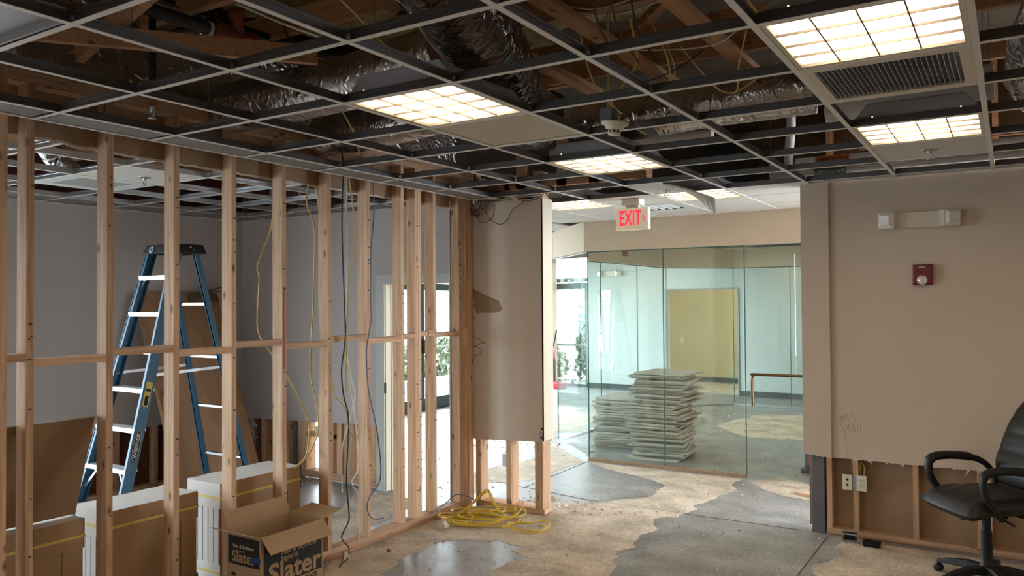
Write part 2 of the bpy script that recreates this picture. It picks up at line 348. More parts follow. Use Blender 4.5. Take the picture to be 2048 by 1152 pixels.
roof = structure('roof')
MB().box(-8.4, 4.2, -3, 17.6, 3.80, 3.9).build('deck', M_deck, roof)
for i, (x, y, sx, sy) in enumerate(((-3.4,2.4,.5,.8), (-2.8,1.9,.5,.7), (-3.0,3.0,.55,.5), (-3.6,3.4,.4,.6), (-2.2,4.2,.5,.5), (-1.5,2.2,.5,.6), (-3.2,4.5,.5,.6))):
    b = MB(); n = 10
    vs = [(x-sx+2*sx*i/n, y-sy+2*sy*j/n, 3.62+.09*noise.noise((x+i*.45, y+j*.45, 3.1))-.12*math.sin(PI*i/n)*math.sin(PI*j/n)) for j in range(n+1) for i in range(n+1)]
    b.add(vs, [(j*(n+1)+i, j*(n+1)+i+1, (j+1)*(n+1)+i+1, (j+1)*(n+1)+i) for j in range(n) for i in range(n)], 0, True)
    b.build('insulation_batt', M_wool, roof)
for x, y0, y1 in ((-2.38,.2,6.0), (-1.86,.2,6.2), (-1.34,.2,6.2), (-.5,.2,6.2), (.35,.2,6.2)):
    MB().box(x-.045, x+.045, y0, y1, 3.20, 3.24).build('joist', RY, roof)
for y, x0, x1, z0, z1 in ((3.58,-2.6,.6,3.24,3.38), (4.16,-2.6,.6,3.24,3.33), (4.62,-2.6,.6,3.24,3.38), (5.6,-2.6,.6,3.24,3.38), (2.52,-3.9,.6,3.26,3.4), (1.9,-3.9,.6,3.26,3.4), (3.1,-3.9,-2.5,3.30,3.44), (4.9,-3.9,-2.5,3.3,3.44)):
    MB().box(x0, x1, y-.02, y+.02, z0, z1).build('truss_chord', RZ, roof)
for p, q in (((-2.6,3.0,3.25), (-1.9,3.0,3.75)), ((-1.2,3.58,3.75), (-.6,3.58,3.3)), ((-1.8,4.16,3.3), (-1.2,4.16,3.75)), ((-3.6,2.52,3.3), (-3.0,2.52,3.78)), ((-2.9,1.9,3.75), (-2.3,1.9,3.3)), ((-1.0,4.62,3.35), (-.5,4.62,3.75)), ((-3.2,4.9,3.4), (-2.7,4.9,3.78)), ((-2.0,3.58,3.75), (-1.55,3.58,3.35)), ((-3.3,3.1,3.78), (-2.9,3.1,3.4))):
    MB().bar(p, q, .04, .09, (0,1,0)).build('truss_web', RZ, roof)
for p, q in (((-3.95,2.2,3.05), (-2.6,2.05,3.30)), ((-3.9,1.5,3.0), (-3.0,2.9,3.06)), ((-2.75,1.3,3.35), (-2.5,2.9,3.35))):
    MB().bar(p, q, .04, .09).build('brace_board', RY, roof)

def wall_box(name, m, *b):
    return st(MB().box(*b).build(name, m, origin=(0,0,0)))
wall_box('wall_right_side', M_wall, 3.6, 3.75, -3, 6.4, 0, 3.8)
wbk = structure('wall_back', (0, -2, 0))
MB().box(-4.0, 3.6, -2.1, -1.95, 0, 1.1).box(-4.0, 3.6, -2.1, -1.95, 2.1, 3.8).box(-4.0, -3.85, -2.1, -1.95, 1.1, 2.1).box(-3.00, 3.6, -2.1, -1.95, 1.1, 2.1).build('drywall', M_wall, wbk)
wn = structure('added_window', (-3.2, -2.02, 1.1))  # unseen window added to bring daylight onto the drywall
MB().box(-3.85, -3.00, -2.06, -1.98, 1.1, 1.15).box(-3.85, -3.00, -2.06, -1.98, 2.05, 2.1).box(-3.455, -3.395, -2.06, -1.98, 1.15, 2.05).box(-3.85, -3.80, -2.06, -1.98, 1.15, 2.05).box(-3.05, -3.00, -2.06, -1.98, 1.15, 2.05).build('window_frame', M_anod, wn)  # frame of the added, unseen window
for a_, b_ in ((-3.80, -3.455), (-3.395, -3.05)): MB().box(a_, b_, -2.023, -2.017, 1.15, 2.05).build('pane', M_pane, wn)
wall_box('wall_corridor_right', M_wall, -1.2, -1.05, 8.12, 14.9, 0, 3.8)
# outer wall with storefront glazing
ow = structure('wall_outer')
MB().box(-8.4, -8.22, 5.9, 6.2, 0, 3.8).box(-8.4, -8.22, 6.2, 14.7, 2.62, 3.8).box(-8.4, -8.22, 14.55, 15.2, 0, 3.8).build('masonry', M_wall, ow)

# ---------------------------------------------------------------- structure: right wall
wr = structure('wall_right', (0, 6.42, 0))
def ragged(x0, x1, z, amp, k=60, seed=0.):
    return [(x0+(x1-x0)*i/k, z(x0+(x1-x0)*i/k)+amp*(noise.noise((i*.9, seed, 2.))+.5*noise.noise((i*2.3, seed, 5.)))) for i in range(k+1)]
bot = ragged(-1.17, 3.6, lambda x: .588, .007, 110, 1.)
MB().plate(bot+[(3.6, H), (-1.17, H)], 'y', 6.42, 6.433).build('drywall', M_wall, wr)
bot = ragged(-1.372, -1.168, lambda x: .606-.1*(x+1.372), .006, 10, 3.)
MB().plate(bot+[(-1.168, H), (-1.372, H)], 'y', 6.392, 6.433).box(-1.372, -1.36, 6.433, 6.56, .62, H).build('corner_drywall', M_wall, wr)
MB().box(-1.1745, -1.1675, 6.387, 6.393, .60, 2.68).build('corner_bead', M_wall, wr)
MB().box(-1.36, 3.6, 6.535, 6.56, .03, H).build('backing_board', M_paper, wr)
for x in (-1.214, -1.026, -.624, -.221, .18, .586, .99):
    MB().box(x, x+.038, 6.434, 6.523, .052, H).build('stud', WZ, wr)
MB().box(-.17, -.13, 6.434, 6.523, .052, H).build('stud', WZ, wr)
MB().box(-1.214, 3.6, 6.43, 6.525, .012, .052).build('bottom_plate', WX, wr)
MB().box(-1.214, 3.6, 6.436, 6.52, .0, .012).build('sill_strip', M_tear, wr)
MB().box(-1.324, -1.228, 6.434, 6.53, .0, .62).build('steel_post', M_post, wr, bevel=.004)
s = MB()
for k in range(26):
    x = random.uniform(-1.1, 1.2); h = random.uniform(.01, .05); wd = random.uniform(.006, .02)
    s.add([(x, 6.419, .592), (x+wd, 6.419, .592), (x+wd*.4+random.uniform(-.03, .03), 6.405, .592-h)], [(0,1,2)])
s.build('torn_paper_shred', M_gyp, wr)
MB().box(-1.115, -1.03, 6.5345, 6.5352, .345, .348).box(-1.115, -1.112, 6.5345, 6.5352, .345, .43).build('pencil_outline', M_graph, wr)
pm = MB()
def stroke(pts):
    pm.tube(smooth_path([(x, 6.419, z) for x, z in pts], 4), .0009, 4)
def word(chars, x, z, h):
    G = {'W': [[(0,1),(.25,0),(.5,.7),(.75,0),(1,1)]], 'A': [[(0,0),(.5,1),(1,0)], [(.2,.4),(.8,.4)]], 'L': [[(.2,1),(.15,0),(.9,.05)]], 'S': [[(.9,.9),(.4,1),(.15,.75),(.8,.4),(.7,.05),(.1,.1)]], 'M': [[(0,0),(.2,1),(.5,.3),(.8,1),(1,0)]], 'l': [[(.3,1),(.4,.1)]]}
    for c in chars:
        for g in G[c]: stroke([(x+px*h*.5, z+pz*h) for px, pz in g])
        x += h*(.62 if c != 'l' else .3)
word('WAll', -1.115, .865, .062); word('SMAll', -1.11, .79, .062)
stroke([(-1.075, .79), (-1.068, .70), (-1.068, .60)])
pm.build('pencil_writing', M_graph, wr)

# ---------------------------------------------------------------- structure: short end wall beside the stud wall
we = structure('wall_end', (-3.7, 5.87, 0))
bot = ragged(-4.055, -3.332, lambda x: .578-.0*(x), .006, 26, 7.)
bot = [(x, z+(x+4.055)*.045) for x, z in bot]
MB().plate(bot+[(-3.332, H-.02), (-4.055, H-.02)], 'y', 5.785, 5.798).build('drywall', M_wall, we)
MB().box(-3.345, -3.330, 5.785, 5.95, .62, H-.02).build('corner_drywall', M_cream, we)
MB().box(-4.05, -3.345, 5.937, 5.95, .60, H-.02).build('rear_drywall', M_wall, we)
MB().box(-4.13, -4.05, 5.727, 5.785, .04, 2.87).build('stud', WZ, we)
for x0, x1 in ((-4.04, -3.99), (-3.72, -3.675), (-3.43, -3.395), (-3.392, -3.355)):
    MB().box(x0, x1, 5.80, 5.93, .04, 2.9).build('stud', WZ, we)
MB().box(-4.04, -3.34, 5.80, 5.935, 0, .042).build('bottom_plate', WX, we)
MB().box(-3.765, -3.722, 5.81, 5.86, .36, .47).build('outlet_box', M_steel, we)
MB().box(-4.1, -2.4, 5.80, 5.93, 2.76, 2.86).build('header', RZ, we)
for x in (-3.6, -3.2, -2.9): MB().box(x, x+.09, 5.80, 5.84, 2.7, 3.2).build('cripple_stud', WZ, we)
def tear(poly): MB().plate(poly, 'y', 5.7835, 5.7852).build('torn_patch', M_tear, we)
tear([(-4.055,1.93),(-4.03,1.90),(-3.99,1.888),(-3.93,1.855),(-3.83,1.82),(-3.775,1.80),(-3.765,1.775),(-3.738,1.735),(-3.752,1.715),(-3.80,1.70),(-3.88,1.695),(-3.95,1.70),(-4.01,1.682),(-4.02,1.72),(-4.045,1.75),(-4.03,1.80),(-4.05,1.85)])
t = MB()
for pts in ([(-4.05,1.475),(-4.0,1.468),(-3.96,1.45),(-3.93,1.428),(-3.97,1.425),(-4.02,1.40),(-4.05,1.39)], [(-4.05,1.40),(-4.0,1.39),(-3.965,1.365),(-3.97,1.33),(-4.02,1.318),(-4.055,1.30)], [(-4.03,1.66),(-4.05,1.62)]):
    t.tube(smooth_path([(x, 5.7845, z) for x, z in pts], 4), .0035, 5)
t.build('paper_curl', M_tear, we)
t = MB(); r_ = random.Random(3)
for k in range(16):
    x = -3.37+r_.uniform(-.012, .025); z = .63+r_.uniform(0, .09)
    t.plate([(x, z), (x+r_.uniform(.004,.012), z+.002), (x+.005, z+r_.uniform(.008,.02))], 'y', 5.7836, 5.7852)
t.build('gouge', M_dark, we)
s = MB()
for k in range(9):
    x = -4.0+k*.075+random.uniform(-.02,.02)
    s.add([(x, 5.784, .585), (x+.012, 5.784, .585), (x+random.uniform(-.03,.04), 5.77, .585-random.uniform(.015,.05))], [(0,1,2)])
s.build('torn_paper_shred', M_gyp, we)

# ---------------------------------------------------------------- structure: open stud wall
wl = structure('wall_left', (-4.085, 4, 0))
studs = [1.998, 2.402, 2.798, 3.195, 3.592, 4.001, 4.400, 4.793, 4.965, 5.003, 5.20]
for i, y in enumerate(studs):
    MB().box(-4.13, -4.04, y, y+.036, .068, 2.87).build('stud', WZ, wl)
MB().box(-4.06, -3.985, 1.845, 1.885, .0, 3.3).build('end_stud', WZ, wl)
for y in (5.56, 5.60, 5.64, 5.685):
    MB().box(-4.13, -4.04+(.004 if y > 5.65 else 0), y, y+.0395, .068, 2.87).build('post_stud', WZ, wl)
MB().box(-4.14, -4.13, 5.55, 5.74, .0, 2.6).build('jamb_board', M_white, wl)
MB().box(-4.13, -4.04, 1.6, 5.74, .030, .068).build('bottom_plate', WY, wl)
MB().box(-4.13, -4.045, 1.6, 5.74, 0, .030).build('sill_plate', RY, wl)
MB().box(-4.13, -4.04, 1.3, 5.9, 2.87, 2.91).build('top_plate', WY, wl)
MB().box(-4.13, -4.04, 1.3, 5.9, 2.91, 2.95).build('top_plate', WY, wl)
edges = [1.885]+studs+[5.56]
lv = [1.515, 1.487, 1.515, 1.487, 1.515, 1.487, 1.515, 1.487, 1.50, None, 1.515, 1.50]
for i in range(len(edges)-1):
    a = edges[i]+(.036 if i else 0); b = edges[i+1]
    if b-a < .02 or lv[i] is None: continue
    MB().box(-4.128, -4.04, a, b, lv[i], lv[i]+.038).build('blocking', WY, wl)
MB().box(-4.041, -4.034, 5.62, 5.70, 1.40, 1.56).build('nailing_block', WZ, wl)
MB().box(-4.041, -4.034, 5.13, 5.235, 1.52, 1.565).build('nailing_block', WY, wl)
bt = ragged(1.9, 5.56, lambda y: 2.622 + (.0 if y > 2.4 else .015), .008, 90, 11.)
bt = [(y, z-(.045*max(0, noise.noise((y*5, 2., 1.))) if y < 2.5 else 0)) for y, z in bt]
MB().plate(bt+[(5.56, 2.87), (1.9, 2.87)], 'x', -4.148, -4.134).build('drywall_remnant', M_paper, wl)
MB().plate([(y, z-.012) for y, z in bt]+[(y, z+.02) for y, z in reversed(bt)], 'x', -4.152, -4.147).build('torn_edge', M_gyp, wl)
MB().box(-4.0401, -4.0390, 3.60, 3.614, 1.36, 1.90).build('red_stain', mat('red_paint_stain', (.28,.03,.015), .6), wl)
nl = MB(); rr = random.Random(5)
for y in studs+[5.56]:
    for k in range(9):
        z = rr.uniform(.2, 2.5)
        nl.box(-4.04, -4.030, y+.008+rr.uniform(0,.018), y+.013+rr.uniform(0,.018), z, z+.006)
nl.build('bent_nail', M_iron, wl)
# closed stretch of the same wall nearest the camera
MB().box(-4.14, -4.02, -2.0, 1.2, 0, 3.8).build('closed_stretch', M_wall, wl)

# ---------------------------------------------------------------- structure: the room behind the studs
ww = structure('wall_far_left', (-7.1, 2, 0))
bot = ragged(3.1, 5.75, lambda y: .60-(.0 if y < 5 else (y-5)*.06), .012, 70, 15.)
MB().plate(bot+[(5.75, 3.0), (3.1, 3.0)], 'x', -7.115, -7.1).build('drywall', M_wall2, ww)
MB().box(-7.22, -7.205, 3.1, 6.2, 0, 3.8).build('sheathing', M_sheath, ww)
for k in range(7):
    MB().box(-7.2, -7.116, 3.12+k*.4, 3.158+k*.4, .04, 3.0).build('stud', WZ, ww)
MB().box(-7.2, -7.116, 3.1, 5.75, 0, .04).build('bottom_plate', WY, ww)
MB().box(-7.2, -7.1, .3, .6, 0, 3.8).box(-7.2, -7.1, .6, 3.1, 0, .35).box(-7.2, -7.1, .6, 3.1, 2.5, 3.8).build('window_surround', M_wall2, ww)
ws = structure('wall_near_left', (-5.6, .45, 0))
MB().box(-7.2, -4.1, .4, .5, 0, 3.8).build('drywall', M_wall2, ws)
wn = structure('window_1', (-7.15, 1.85, .35))
MB().box(-7.18, -7.12, .6, 3.1, .35, .40).box(-7.18, -7.12, .6, 3.1, 2.45, 2.5).box(-7.18, -7.12, 1.82, 1.88, .4, 2.45).box(-7.18, -7.12, .6, .65, .4, 2.45).box(-7.18, -7.12, 3.05, 3.1, .4, 2.45).build('window_frame', M_anod, wn)
MB().box(-7.153, -7.147, .6, 3.1, .4, 2.45).build('pane', M_pane, wn)

wb = structure('wall_rear', (-5.6, 5.8, 0))
bot = ragged(-7.1, -5.15, lambda x: .555+(x+7.05)*.03, .010, 40, 21.)
MB().plate(bot+[(-5.15, 2.9), (-7.1, 2.9)], 'y', 5.75, 5.765).build('drywall', M_wall2, wb)
MB().box(-5.15, -4.13, 5.75, 5.765, 2.055, 2.9).build('drywall_over_door', M_wall2, wb)
for x0, x1 in ((-7.04, -6.93), (-6.81, -6.74), (-6.43, -6.38), (-6.25, -6.13), (-5.82, -5.75), (-5.70, -5.64), (-5.60, -5.47), (-5.26, -5.21)):
    MB().box(x0, x1, 5.767, 5.90, .09, 2.9).build('stud', WZ, wb)
MB().box(-6.33, -6.28, 5.767, 5.9, 0, 2.9).build('steel_stud', M_post, wb)
MB().box(-6.25, -5.2, 5.767, 5.9, .02, .09).build('bottom_plate', WX, wb)
MB().box(-7.1, -6.3, 5.767, 5.9, .05, .09).build('bottom_plate', WX, wb)
MB().box(-7.1, -6.36, 5.905, 5.92, 0, 2.9).build('backing_board', M_paper, wb)
MB().box(-6.2, -5.75, 5.78, 5.88, .43, .47).build('blocking', WX, wb)
MB().box(-7.1, -4.13, 5.93, 5.945, .62, 2.1 if False else 2.9).build('rear_drywall', M_wall, wb) if False else None
MB().box(-7.1, -5.15, 5.905, 5.92, .60, 2.9).build('rear_drywall', M_wall, wb)
b = MB()
for k in range(60):
    a = random.uniform(0, 2*PI); p = Vector((-7.0+random.uniform(0,.10), 5.74+random.uniform(-.01,.03), random.uniform(.30,.56)))
    b.tube([p, p+Vector((random.uniform(-.04,.04), random.uniform(-.03,.01), random.uniform(-.05,.04))), p+Vector((random.uniform(-.05,.05), random.uniform(-.03,.01), random.uniform(-.1,.03)))], .008, 4)
tag(b.build('loose_insulation', M_gyp, wb), kind='stuff')
d1 = structure('door_1', (-4.65, 5.75, 0))
MB().box(-5.15, -5.05, 5.735, 5.75, 0, 2.055).box(-5.05, -4.14, 5.735, 5.75, 1.965, 2.055).box(-4.23, -4.14, 5.735, 5.75, 0, 1.965).build('casing', M_white, d1)
MB().box(-5.065, -5.04, 5.75, 5.93, 0, 1.985).box(-4.24, -4.215, 5.75, 5.93, 0, 1.985).box(-5.04, -4.24, 5.75, 5.93, 1.965, 1.985).build('jamb', M_cream, d1)
MB().box(-5.041, -5.028, 5.82, 5.86, 0, 1.965).build('door_stop', M_cream, d1)
MB().box(-5.072, -5.036, 5.736, 5.75, .93, 1.03).build('strike_plate', M_iron, d1)

# ---------------------------------------------------------------- structure: storefront on the left, window at the end
def mullion(parent, *b): MB().box(*b).build('mullion', M_anod, parent)
wf = structure('window_2', (-8.28, 10.3, 0))
for y in (6.2, 7.35, 8.5, 9.22, 11.26, 12.4, 13.5, 14.5): mullion(wf, -8.31, -8.25, y, y+.06, 0, 2.62)
for a, b in ((6.26,7.35), (7.41,8.5), (8.56,9.22), (11.32,12.4), (12.46,13.5), (13.56,14.5)):
    mullion(wf, -8.31, -8.25, a, b, 0, .07); mullion(wf, -8.31, -8.25, a, b, 2.12, 2.2); mullion(wf, -8.31, -8.25, a, b, 2.55, 2.62)
    MB().box(-8.283, -8.277, a, b, .07, 2.12).build('pane', M_pane, wf)
    MB().box(-8.283, -8.277, a, b, 2.2, 2.55).build('pane', M_pane, wf)
mullion(wf, -8.31, -8.25, 9.28, 11.26, 2.13, 2.2); mullion(wf, -8.31, -8.25, 9.28, 11.26, 2.55, 2.62)
MB().box(-8.283, -8.277, 9.28, 11.26, 2.2, 2.55).build('pane', M_pane, wf)
d2 = structure('door_2', (-8.26, 10.3, 0))
for a, b in ((9.30, 10.26), (10.28, 11.24)):
    MB().box(-8.30, -8.25, a, a+.09, .02, 2.11).box(-8.30, -8.25, b-.09, b, .02, 2.11).box(-8.30, -8.25, a+.09, b-.09, 2.0, 2.11).box(-8.30, -8.25, a+.09, b-.09, .02, .2).build('door_frame', M_frame, d2)
    MB().box(-8.279, -8.273, a+.09, b-.09, .2, 2.0).build('pane', M_pane, d2)
    MB().box(-8.24, -8.215, a+.05, b-.05, 1.02, 1.06).build('push_bar', M_alu, d2)
MB().box(-8.25, -8.17, 10.30, 10.37, .95, 1.18).build('panic_latch', M_blkplastic, d2)
MB().box(-8.32, -8.24, 9.28, 11.26, 0, .02).build('threshold', M_frame, d2)

wfar = structure('wall_far', (-5, 15, 0))
MB().box(-7.53, -5.80, 14.9, 15.02, 0, 3.8).box(-5.80, -4.33, 14.9, 15.02, 2.035, 3.8).box(-4.33, -1.0, 14.9, 15.02, 0, 3.8).box(-8.4, -7.53, 14.95, 15.02, 2.70, 3.8).build('drywall', M_white, wfar)
MB().box(-5.80, -5.77, 14.88, 15.04, 0, 2.035).box(-4.36, -4.33, 14.88, 15.04, 0, 2.035).box(-5.77, -4.36, 14.88, 15.04, 2.01, 2.035).build('opening_trim', M_anod, wfar)
wtan = wall_box('wall_far_tan', M_tan, -6.6, -1.0, 17.25, 17.4, 0, 3.8)
wall_box('wall_far_side', M_tan, -6.7, -6.6, 15.02, 17.4, 0, 3.8)
for i, b in enumerate(((-7.53, -5.80, 14.885, 14.9), (-4.33, -1.2, 14.885, 14.9), (-6.6, -1.0, 17.235, 17.25))):
    st(MB().box(*b, 0, .10).build('baseboard_far', M_rubber))
wn = structure('window_3', (-7.9, 14.98, 0))
for b in ((-8.25, -8.19, 0, 2.70), (-7.59, -7.53, 0, 2.70), (-7.935, -7.88, 0, 2.70)): mullion(wn, b[0], b[1], 14.95, 15.01, b[2], b[3])
for z0, z1 in ((0, .05), (.84, .88), (2.07, 2.19), (2.64, 2.70)): mullion(wn, -8.19, -7.59, 14.955, 15.005, z0, z1)
for x0, x1 in ((-8.19, -7.935), (-7.88, -7.59)):
    for z0, z1 in ((.05, .84), (.88, 2.07), (2.19, 2.64)):
        MB().box(x0, x1, 14.977, 14.983, z0, z1).build('pane', M_pane, wn)
# ---------------------------------------------------------------- structure: glass octagon with its soffit
OC = [(-1.36,8.0),(-4.07,8.0),(-4.97,8.9),(-4.97,12.75),(-4.07,13.65),(-1.25,13.65)]
sof = structure('soffit', (-3, 10.8, 2.35))
OI = [(-1.36,8.14),(-4.01,8.14),(-4.83,8.96),(-4.83,12.69),(-4.01,13.51),(-1.25,13.51)]
def ring(a, b, z0, z1):
    m_ = MB(); n = len(a)
    for i in range(n-1):
        q = [a[i], a[i+1], b[i+1], b[i]]
        m_.slab(q, z0, z1)
    return m_
ring(OC, OI, 2.352, 2.69).build('soffit_face', M_soffit, sof)
gw = structure('wall_glass', (-3, 10.8, 0))
def pane(a, b, z0=.035, z1=2.345, edge=True, nm='glass_pane', par=None):
    a, b = Vector((*a, 0)), Vector((*b, 0)); d = (b-a).normalized(); n_ = Vector((-d.y, d.x, 0))*.006
    a2, b2 = a+d*.003, b-d*.003
    v = [tuple(p+s_*n_+Vector((0,0,z))) for z in (z0, z1) for s_ in (-1, 1) for p in (a2, b2)]
    o = MB().hexa(v).build(nm, M_glass, par or gw)
    if edge:
        MB().bar(a+Vector((0,0,z0)), a+Vector((0,0,z1)), .008, .014, n_.normalized()).build('glass_edge_seal', M_edge, par or gw)
    return o
GY = 8.05
pane((-4.05,GY), (-3.15,GY)); pane((-3.15,GY), (-2.29,GY))
pane((-4.93,8.93), (-4.05,GY)); pane((-4.93,10.2), (-4.93,8.93)); pane((-4.93,11.5), (-4.93,10.2)); pane((-4.93,12.73), (-4.93,11.5))
pane((-4.05,13.6), (-4.93,12.73)); pane((-3.1,13.6), (-4.05,13.6)); pane((-2.1,13.6), (-3.1,13.6))
MB().box(-4.05, -2.29, GY-.025, GY+.025, 0, .03).build('floor_channel', M_tear, gw)
MB().bar((-4.93,8.93,.012), (-4.05,GY,.012), .03, .024).bar((-4.93,8.93,.012), (-4.93,12.73,.012), .03, .024).bar((-4.93,12.73,.012), (-4.05,13.6,.012), .03, .024).bar((-4.05,13.6,.012), (-1.3,13.6,.012), .03, .024).build('floor_channel', M_steel, gw)
MB().bar((-4.05,GY,2.347), (-2.29,GY,2.347), .02, .012).bar((-4.93,8.93,2.347), (-4.05,GY,2.347), .02, .012).bar((-4.93,12.73,2.347), (-4.05,13.6,2.347), .02, .012).bar((-4.05,13.6,2.347), (-1.3,13.6,2.347), .02, .012).bar((-4.93,8.93,2.347), (-4.93,12.73,2.347), .02, .012).build('head_channel', M_edge, gw)
MB().box(-3.62, -3.57, GY+.0, GY+.05, 2.29, 2.345).build('patch_fitting', M_brass, gw)
d3 = structure('door_3', (-1.85, GY, 0))
pane((-2.28,GY), (-1.365,GY), .012, 2.335, True, 'door_glass', d3)
hp = smooth_path([(-2.20,GY-.055,.735),(-2.20,GY-.055,1.0),(-2.185,GY-.055,1.038),(-2.15,GY-.055,1.05),(-1.42,GY-.055,1.05)], 5)
h = MB().tube(hp, .0145, 10)
for p in ((-2.20,.745), (-1.45,1.05)): h.tube([(p[0], GY-.055, p[1]), (p[0], GY, p[1])], .011, 8)
h.build('pull_handle', mat('aged_bronze', (.13,.075,.04), .28, .9), d3)

# ---------------------------------------------------------------- structure: suspended ceiling
ce = structure('ceiling', (0, 0, H))
def tee(L, along, mweb):
    b = MB(); a0, a1 = -L/2, L/2
    def bx(w0, w1, z0, z1, mt):
        if along == 'y': b.box(w0, w1, a0, a1, z0, z1, mt)
        else: b.box(a0, a1, w0, w1, z0, z1, mt)
    bx(-.012, .012, 0, .0025, 0); bx(-.0012, .0012, .0025, .030, 1); bx(-.006, .006, .030, .041, 1)
    me = bpy.data.meshes.new('tee'); me.from_pydata(b.v, [], b.f); me.materials.append(M_tee); me.materials.append(mweb)
    me.polygons.foreach_set('material_index', b.m); me.update(); return me
T = {}
def put_tee(along, x, y, L, nm, mweb=None):
    k = (along, round(L, 3), mweb is None)
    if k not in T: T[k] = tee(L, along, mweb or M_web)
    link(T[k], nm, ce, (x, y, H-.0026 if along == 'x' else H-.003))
GX = lambda i: -1.92+.61*i
GYy = lambda j: 2.0+.61*j
for i in range(-3, 10):
    end = 7.96 if GX(i) < -1.4 else 6.40
    s0 = 0. if i < 4 else 0.
    put_tee('y', GX(i), (s0+end)/2, end-s0, 'main_tee')
for j in range(-3, 10):
    for i in range(-4, 10):
        x0, x1 = GX(i), GX(i+1)
        if i == -4: x0 = -3.975
        if GYy(j) > 6.40 and x1 > -1.2: continue
        if i == -4 and GYy(j) > 5.7: continue
        put_tee('x', (x0+x1)/2, GYy(j), x1-x0-.026, 'cross_tee')
MB().box(-3.985, -3.963, 0, 5.74, H-.003, H).box(-3.985, -3.983, 0, 5.74, H, H+.025).build('wall_angle', M_tee, ce)
MB().box(-1.37, 3.6, 6.378, 6.40, H-.003, H).box(-1.37, 3.6, 6.398, 6.40, H, H+.025).build('wall_angle', M_tee, ce)
MB().box(-3.97, -3.33, 5.762, 5.784, H-.003, H).build('wall_angle', M_tee, ce)
for i in range(-2, 4):
    MB().box(-4.0, -1.3, 7.966, 7.99, H-.003, H).build('wall_angle', M_tee, ce) if i == -2 else None
tile_me = MB().box(-.297, .297, -.297, .297, 0, .016).build('ceiling_tile', M_tile, ce, local=True).data
proto = [o for o in ce.children if o.data == tile_me][0]
first = [True]
def tile(i, j, m_=None):
    x, y = GX(i)+.305, GYy(j)+.305
    if first[0]: first[0] = False; proto.location = (x, y, .0); return proto
    return link(tile_me, 'ceiling_tile', ce, (x, y, H))
for i, j in ((-1,6),):
    pass
cells = [(-2,7),(0,7),(-4,7),(-3,8),(-1,8),(0,8),(-4,8),(-3,9),(-2,9),(-1,9),(0,9),(-4,9),(-4,6)]
for c in cells:
    if c[1] == 9:
        MB().box(GX(c[0])+.008, GX(c[0]+1)-.008, GYy(9)+.008, 7.985, H, H+.016).build('ceiling_tile', M_tile, ce)
    else: tile(*c)
# narrow border tiles along the stud wall, coloured dark for shade
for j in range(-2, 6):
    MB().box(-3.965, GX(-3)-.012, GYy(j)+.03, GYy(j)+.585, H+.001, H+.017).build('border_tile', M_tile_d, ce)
tile(2, 5)
MB().box(GX(-1)+.008, -2.27, GYy(6)+.008, GYy(7)-.008, H, H+.016).build('ceiling_tile', M_tile, ce)
# corridor and octagon ceilings farther back
for ix in range(7):
    for iy in range(14):
        x, y = -8.1+.61*ix+.305, 6.35+.61*iy+.305
        if x > -4.2 and y < 8.2: continue
        if x > -4.97 and y > 8.0 and x > -4.07-(y-8.0 if y < 9 else 1): continue
        link(tile_me, 'ceiling_tile', ce, (x, y, H+.002))
MB().box(-8.2, -4.0, 5.95, 6.36, H, H+.018).build('ceiling_panel', M_tile, ce)
MB().box(-4.85, -1.2, 8.1, 13.55, H+.05, H+.07).build('ceiling_panel', M_tile, ce)
MB().box(-8.2, -1.2, 13.6, 14.9, H, H+.018).build('ceiling_panel', M_tile, ce)
MB().box(-6.6, -1.0, 15.02, 17.25, H, H+.018).build('ceiling_panel', M_tile, ce)
MB().bar((-4.0,6.3,H+.003), (-8.0,6.3,H+.003), .02, .003).build('cross_tee', M_tee, ce)
# ceiling of the room behind the studs
LXn = [-4.82-.61*k for k in range(4)]; LYn = [2.39+.61*m_ for m_ in range(-3, 6)]
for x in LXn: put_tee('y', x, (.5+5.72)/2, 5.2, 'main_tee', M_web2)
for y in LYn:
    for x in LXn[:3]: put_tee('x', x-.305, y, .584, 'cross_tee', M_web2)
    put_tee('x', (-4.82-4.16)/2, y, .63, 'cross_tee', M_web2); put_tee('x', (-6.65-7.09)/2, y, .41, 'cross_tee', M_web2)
MB().box(-7.1, -7.078, .5, 5.745, H-.003, H).box(-7.1, -4.16, 5.727, 5.749, H-.003, H).build('wall_angle', M_tee, ce)
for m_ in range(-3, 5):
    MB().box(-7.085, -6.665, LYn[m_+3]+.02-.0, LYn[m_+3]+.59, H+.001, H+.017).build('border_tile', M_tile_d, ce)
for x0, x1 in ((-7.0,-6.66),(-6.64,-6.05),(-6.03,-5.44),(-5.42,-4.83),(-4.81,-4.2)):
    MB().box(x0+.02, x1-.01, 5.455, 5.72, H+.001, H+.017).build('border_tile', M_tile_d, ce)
link(tile_me, 'ceiling_tile', ce, (-5.125, 3.305, H))
# plenum behind the studs: red faced insulation and blocking
MB().box(-7.08, -7.04, 1.5, 5.7, 2.78, 3.7).build('faced_insulation', M_batt, roof)
MB().box(-7.0, -4.3, 5.70, 5.74, 2.78, 3.7).build('faced_insulation', M_batt, roof)
MB().box(-7.0, -4.3, .5, 5.7, 3.62, 3.66).build('faced_insulation', M_batt, roof)
for k in range(8):
    y = 1.2+k*.61
    MB().box(-7.0, -4.2, y, y+.04, 3.0, 3.14).build('joist', RZ, roof)
for k in range(5): MB().box(-6.9+k*.42, -6.86+k*.42, 5.60, 5.69, 2.75, 3.2).build('cripple_stud', WZ, roof)
MB().box(-4.2, -4.16, 2.0, 5.7, 2.95, 3.6).build('foil_curtain', M_foil, roof)
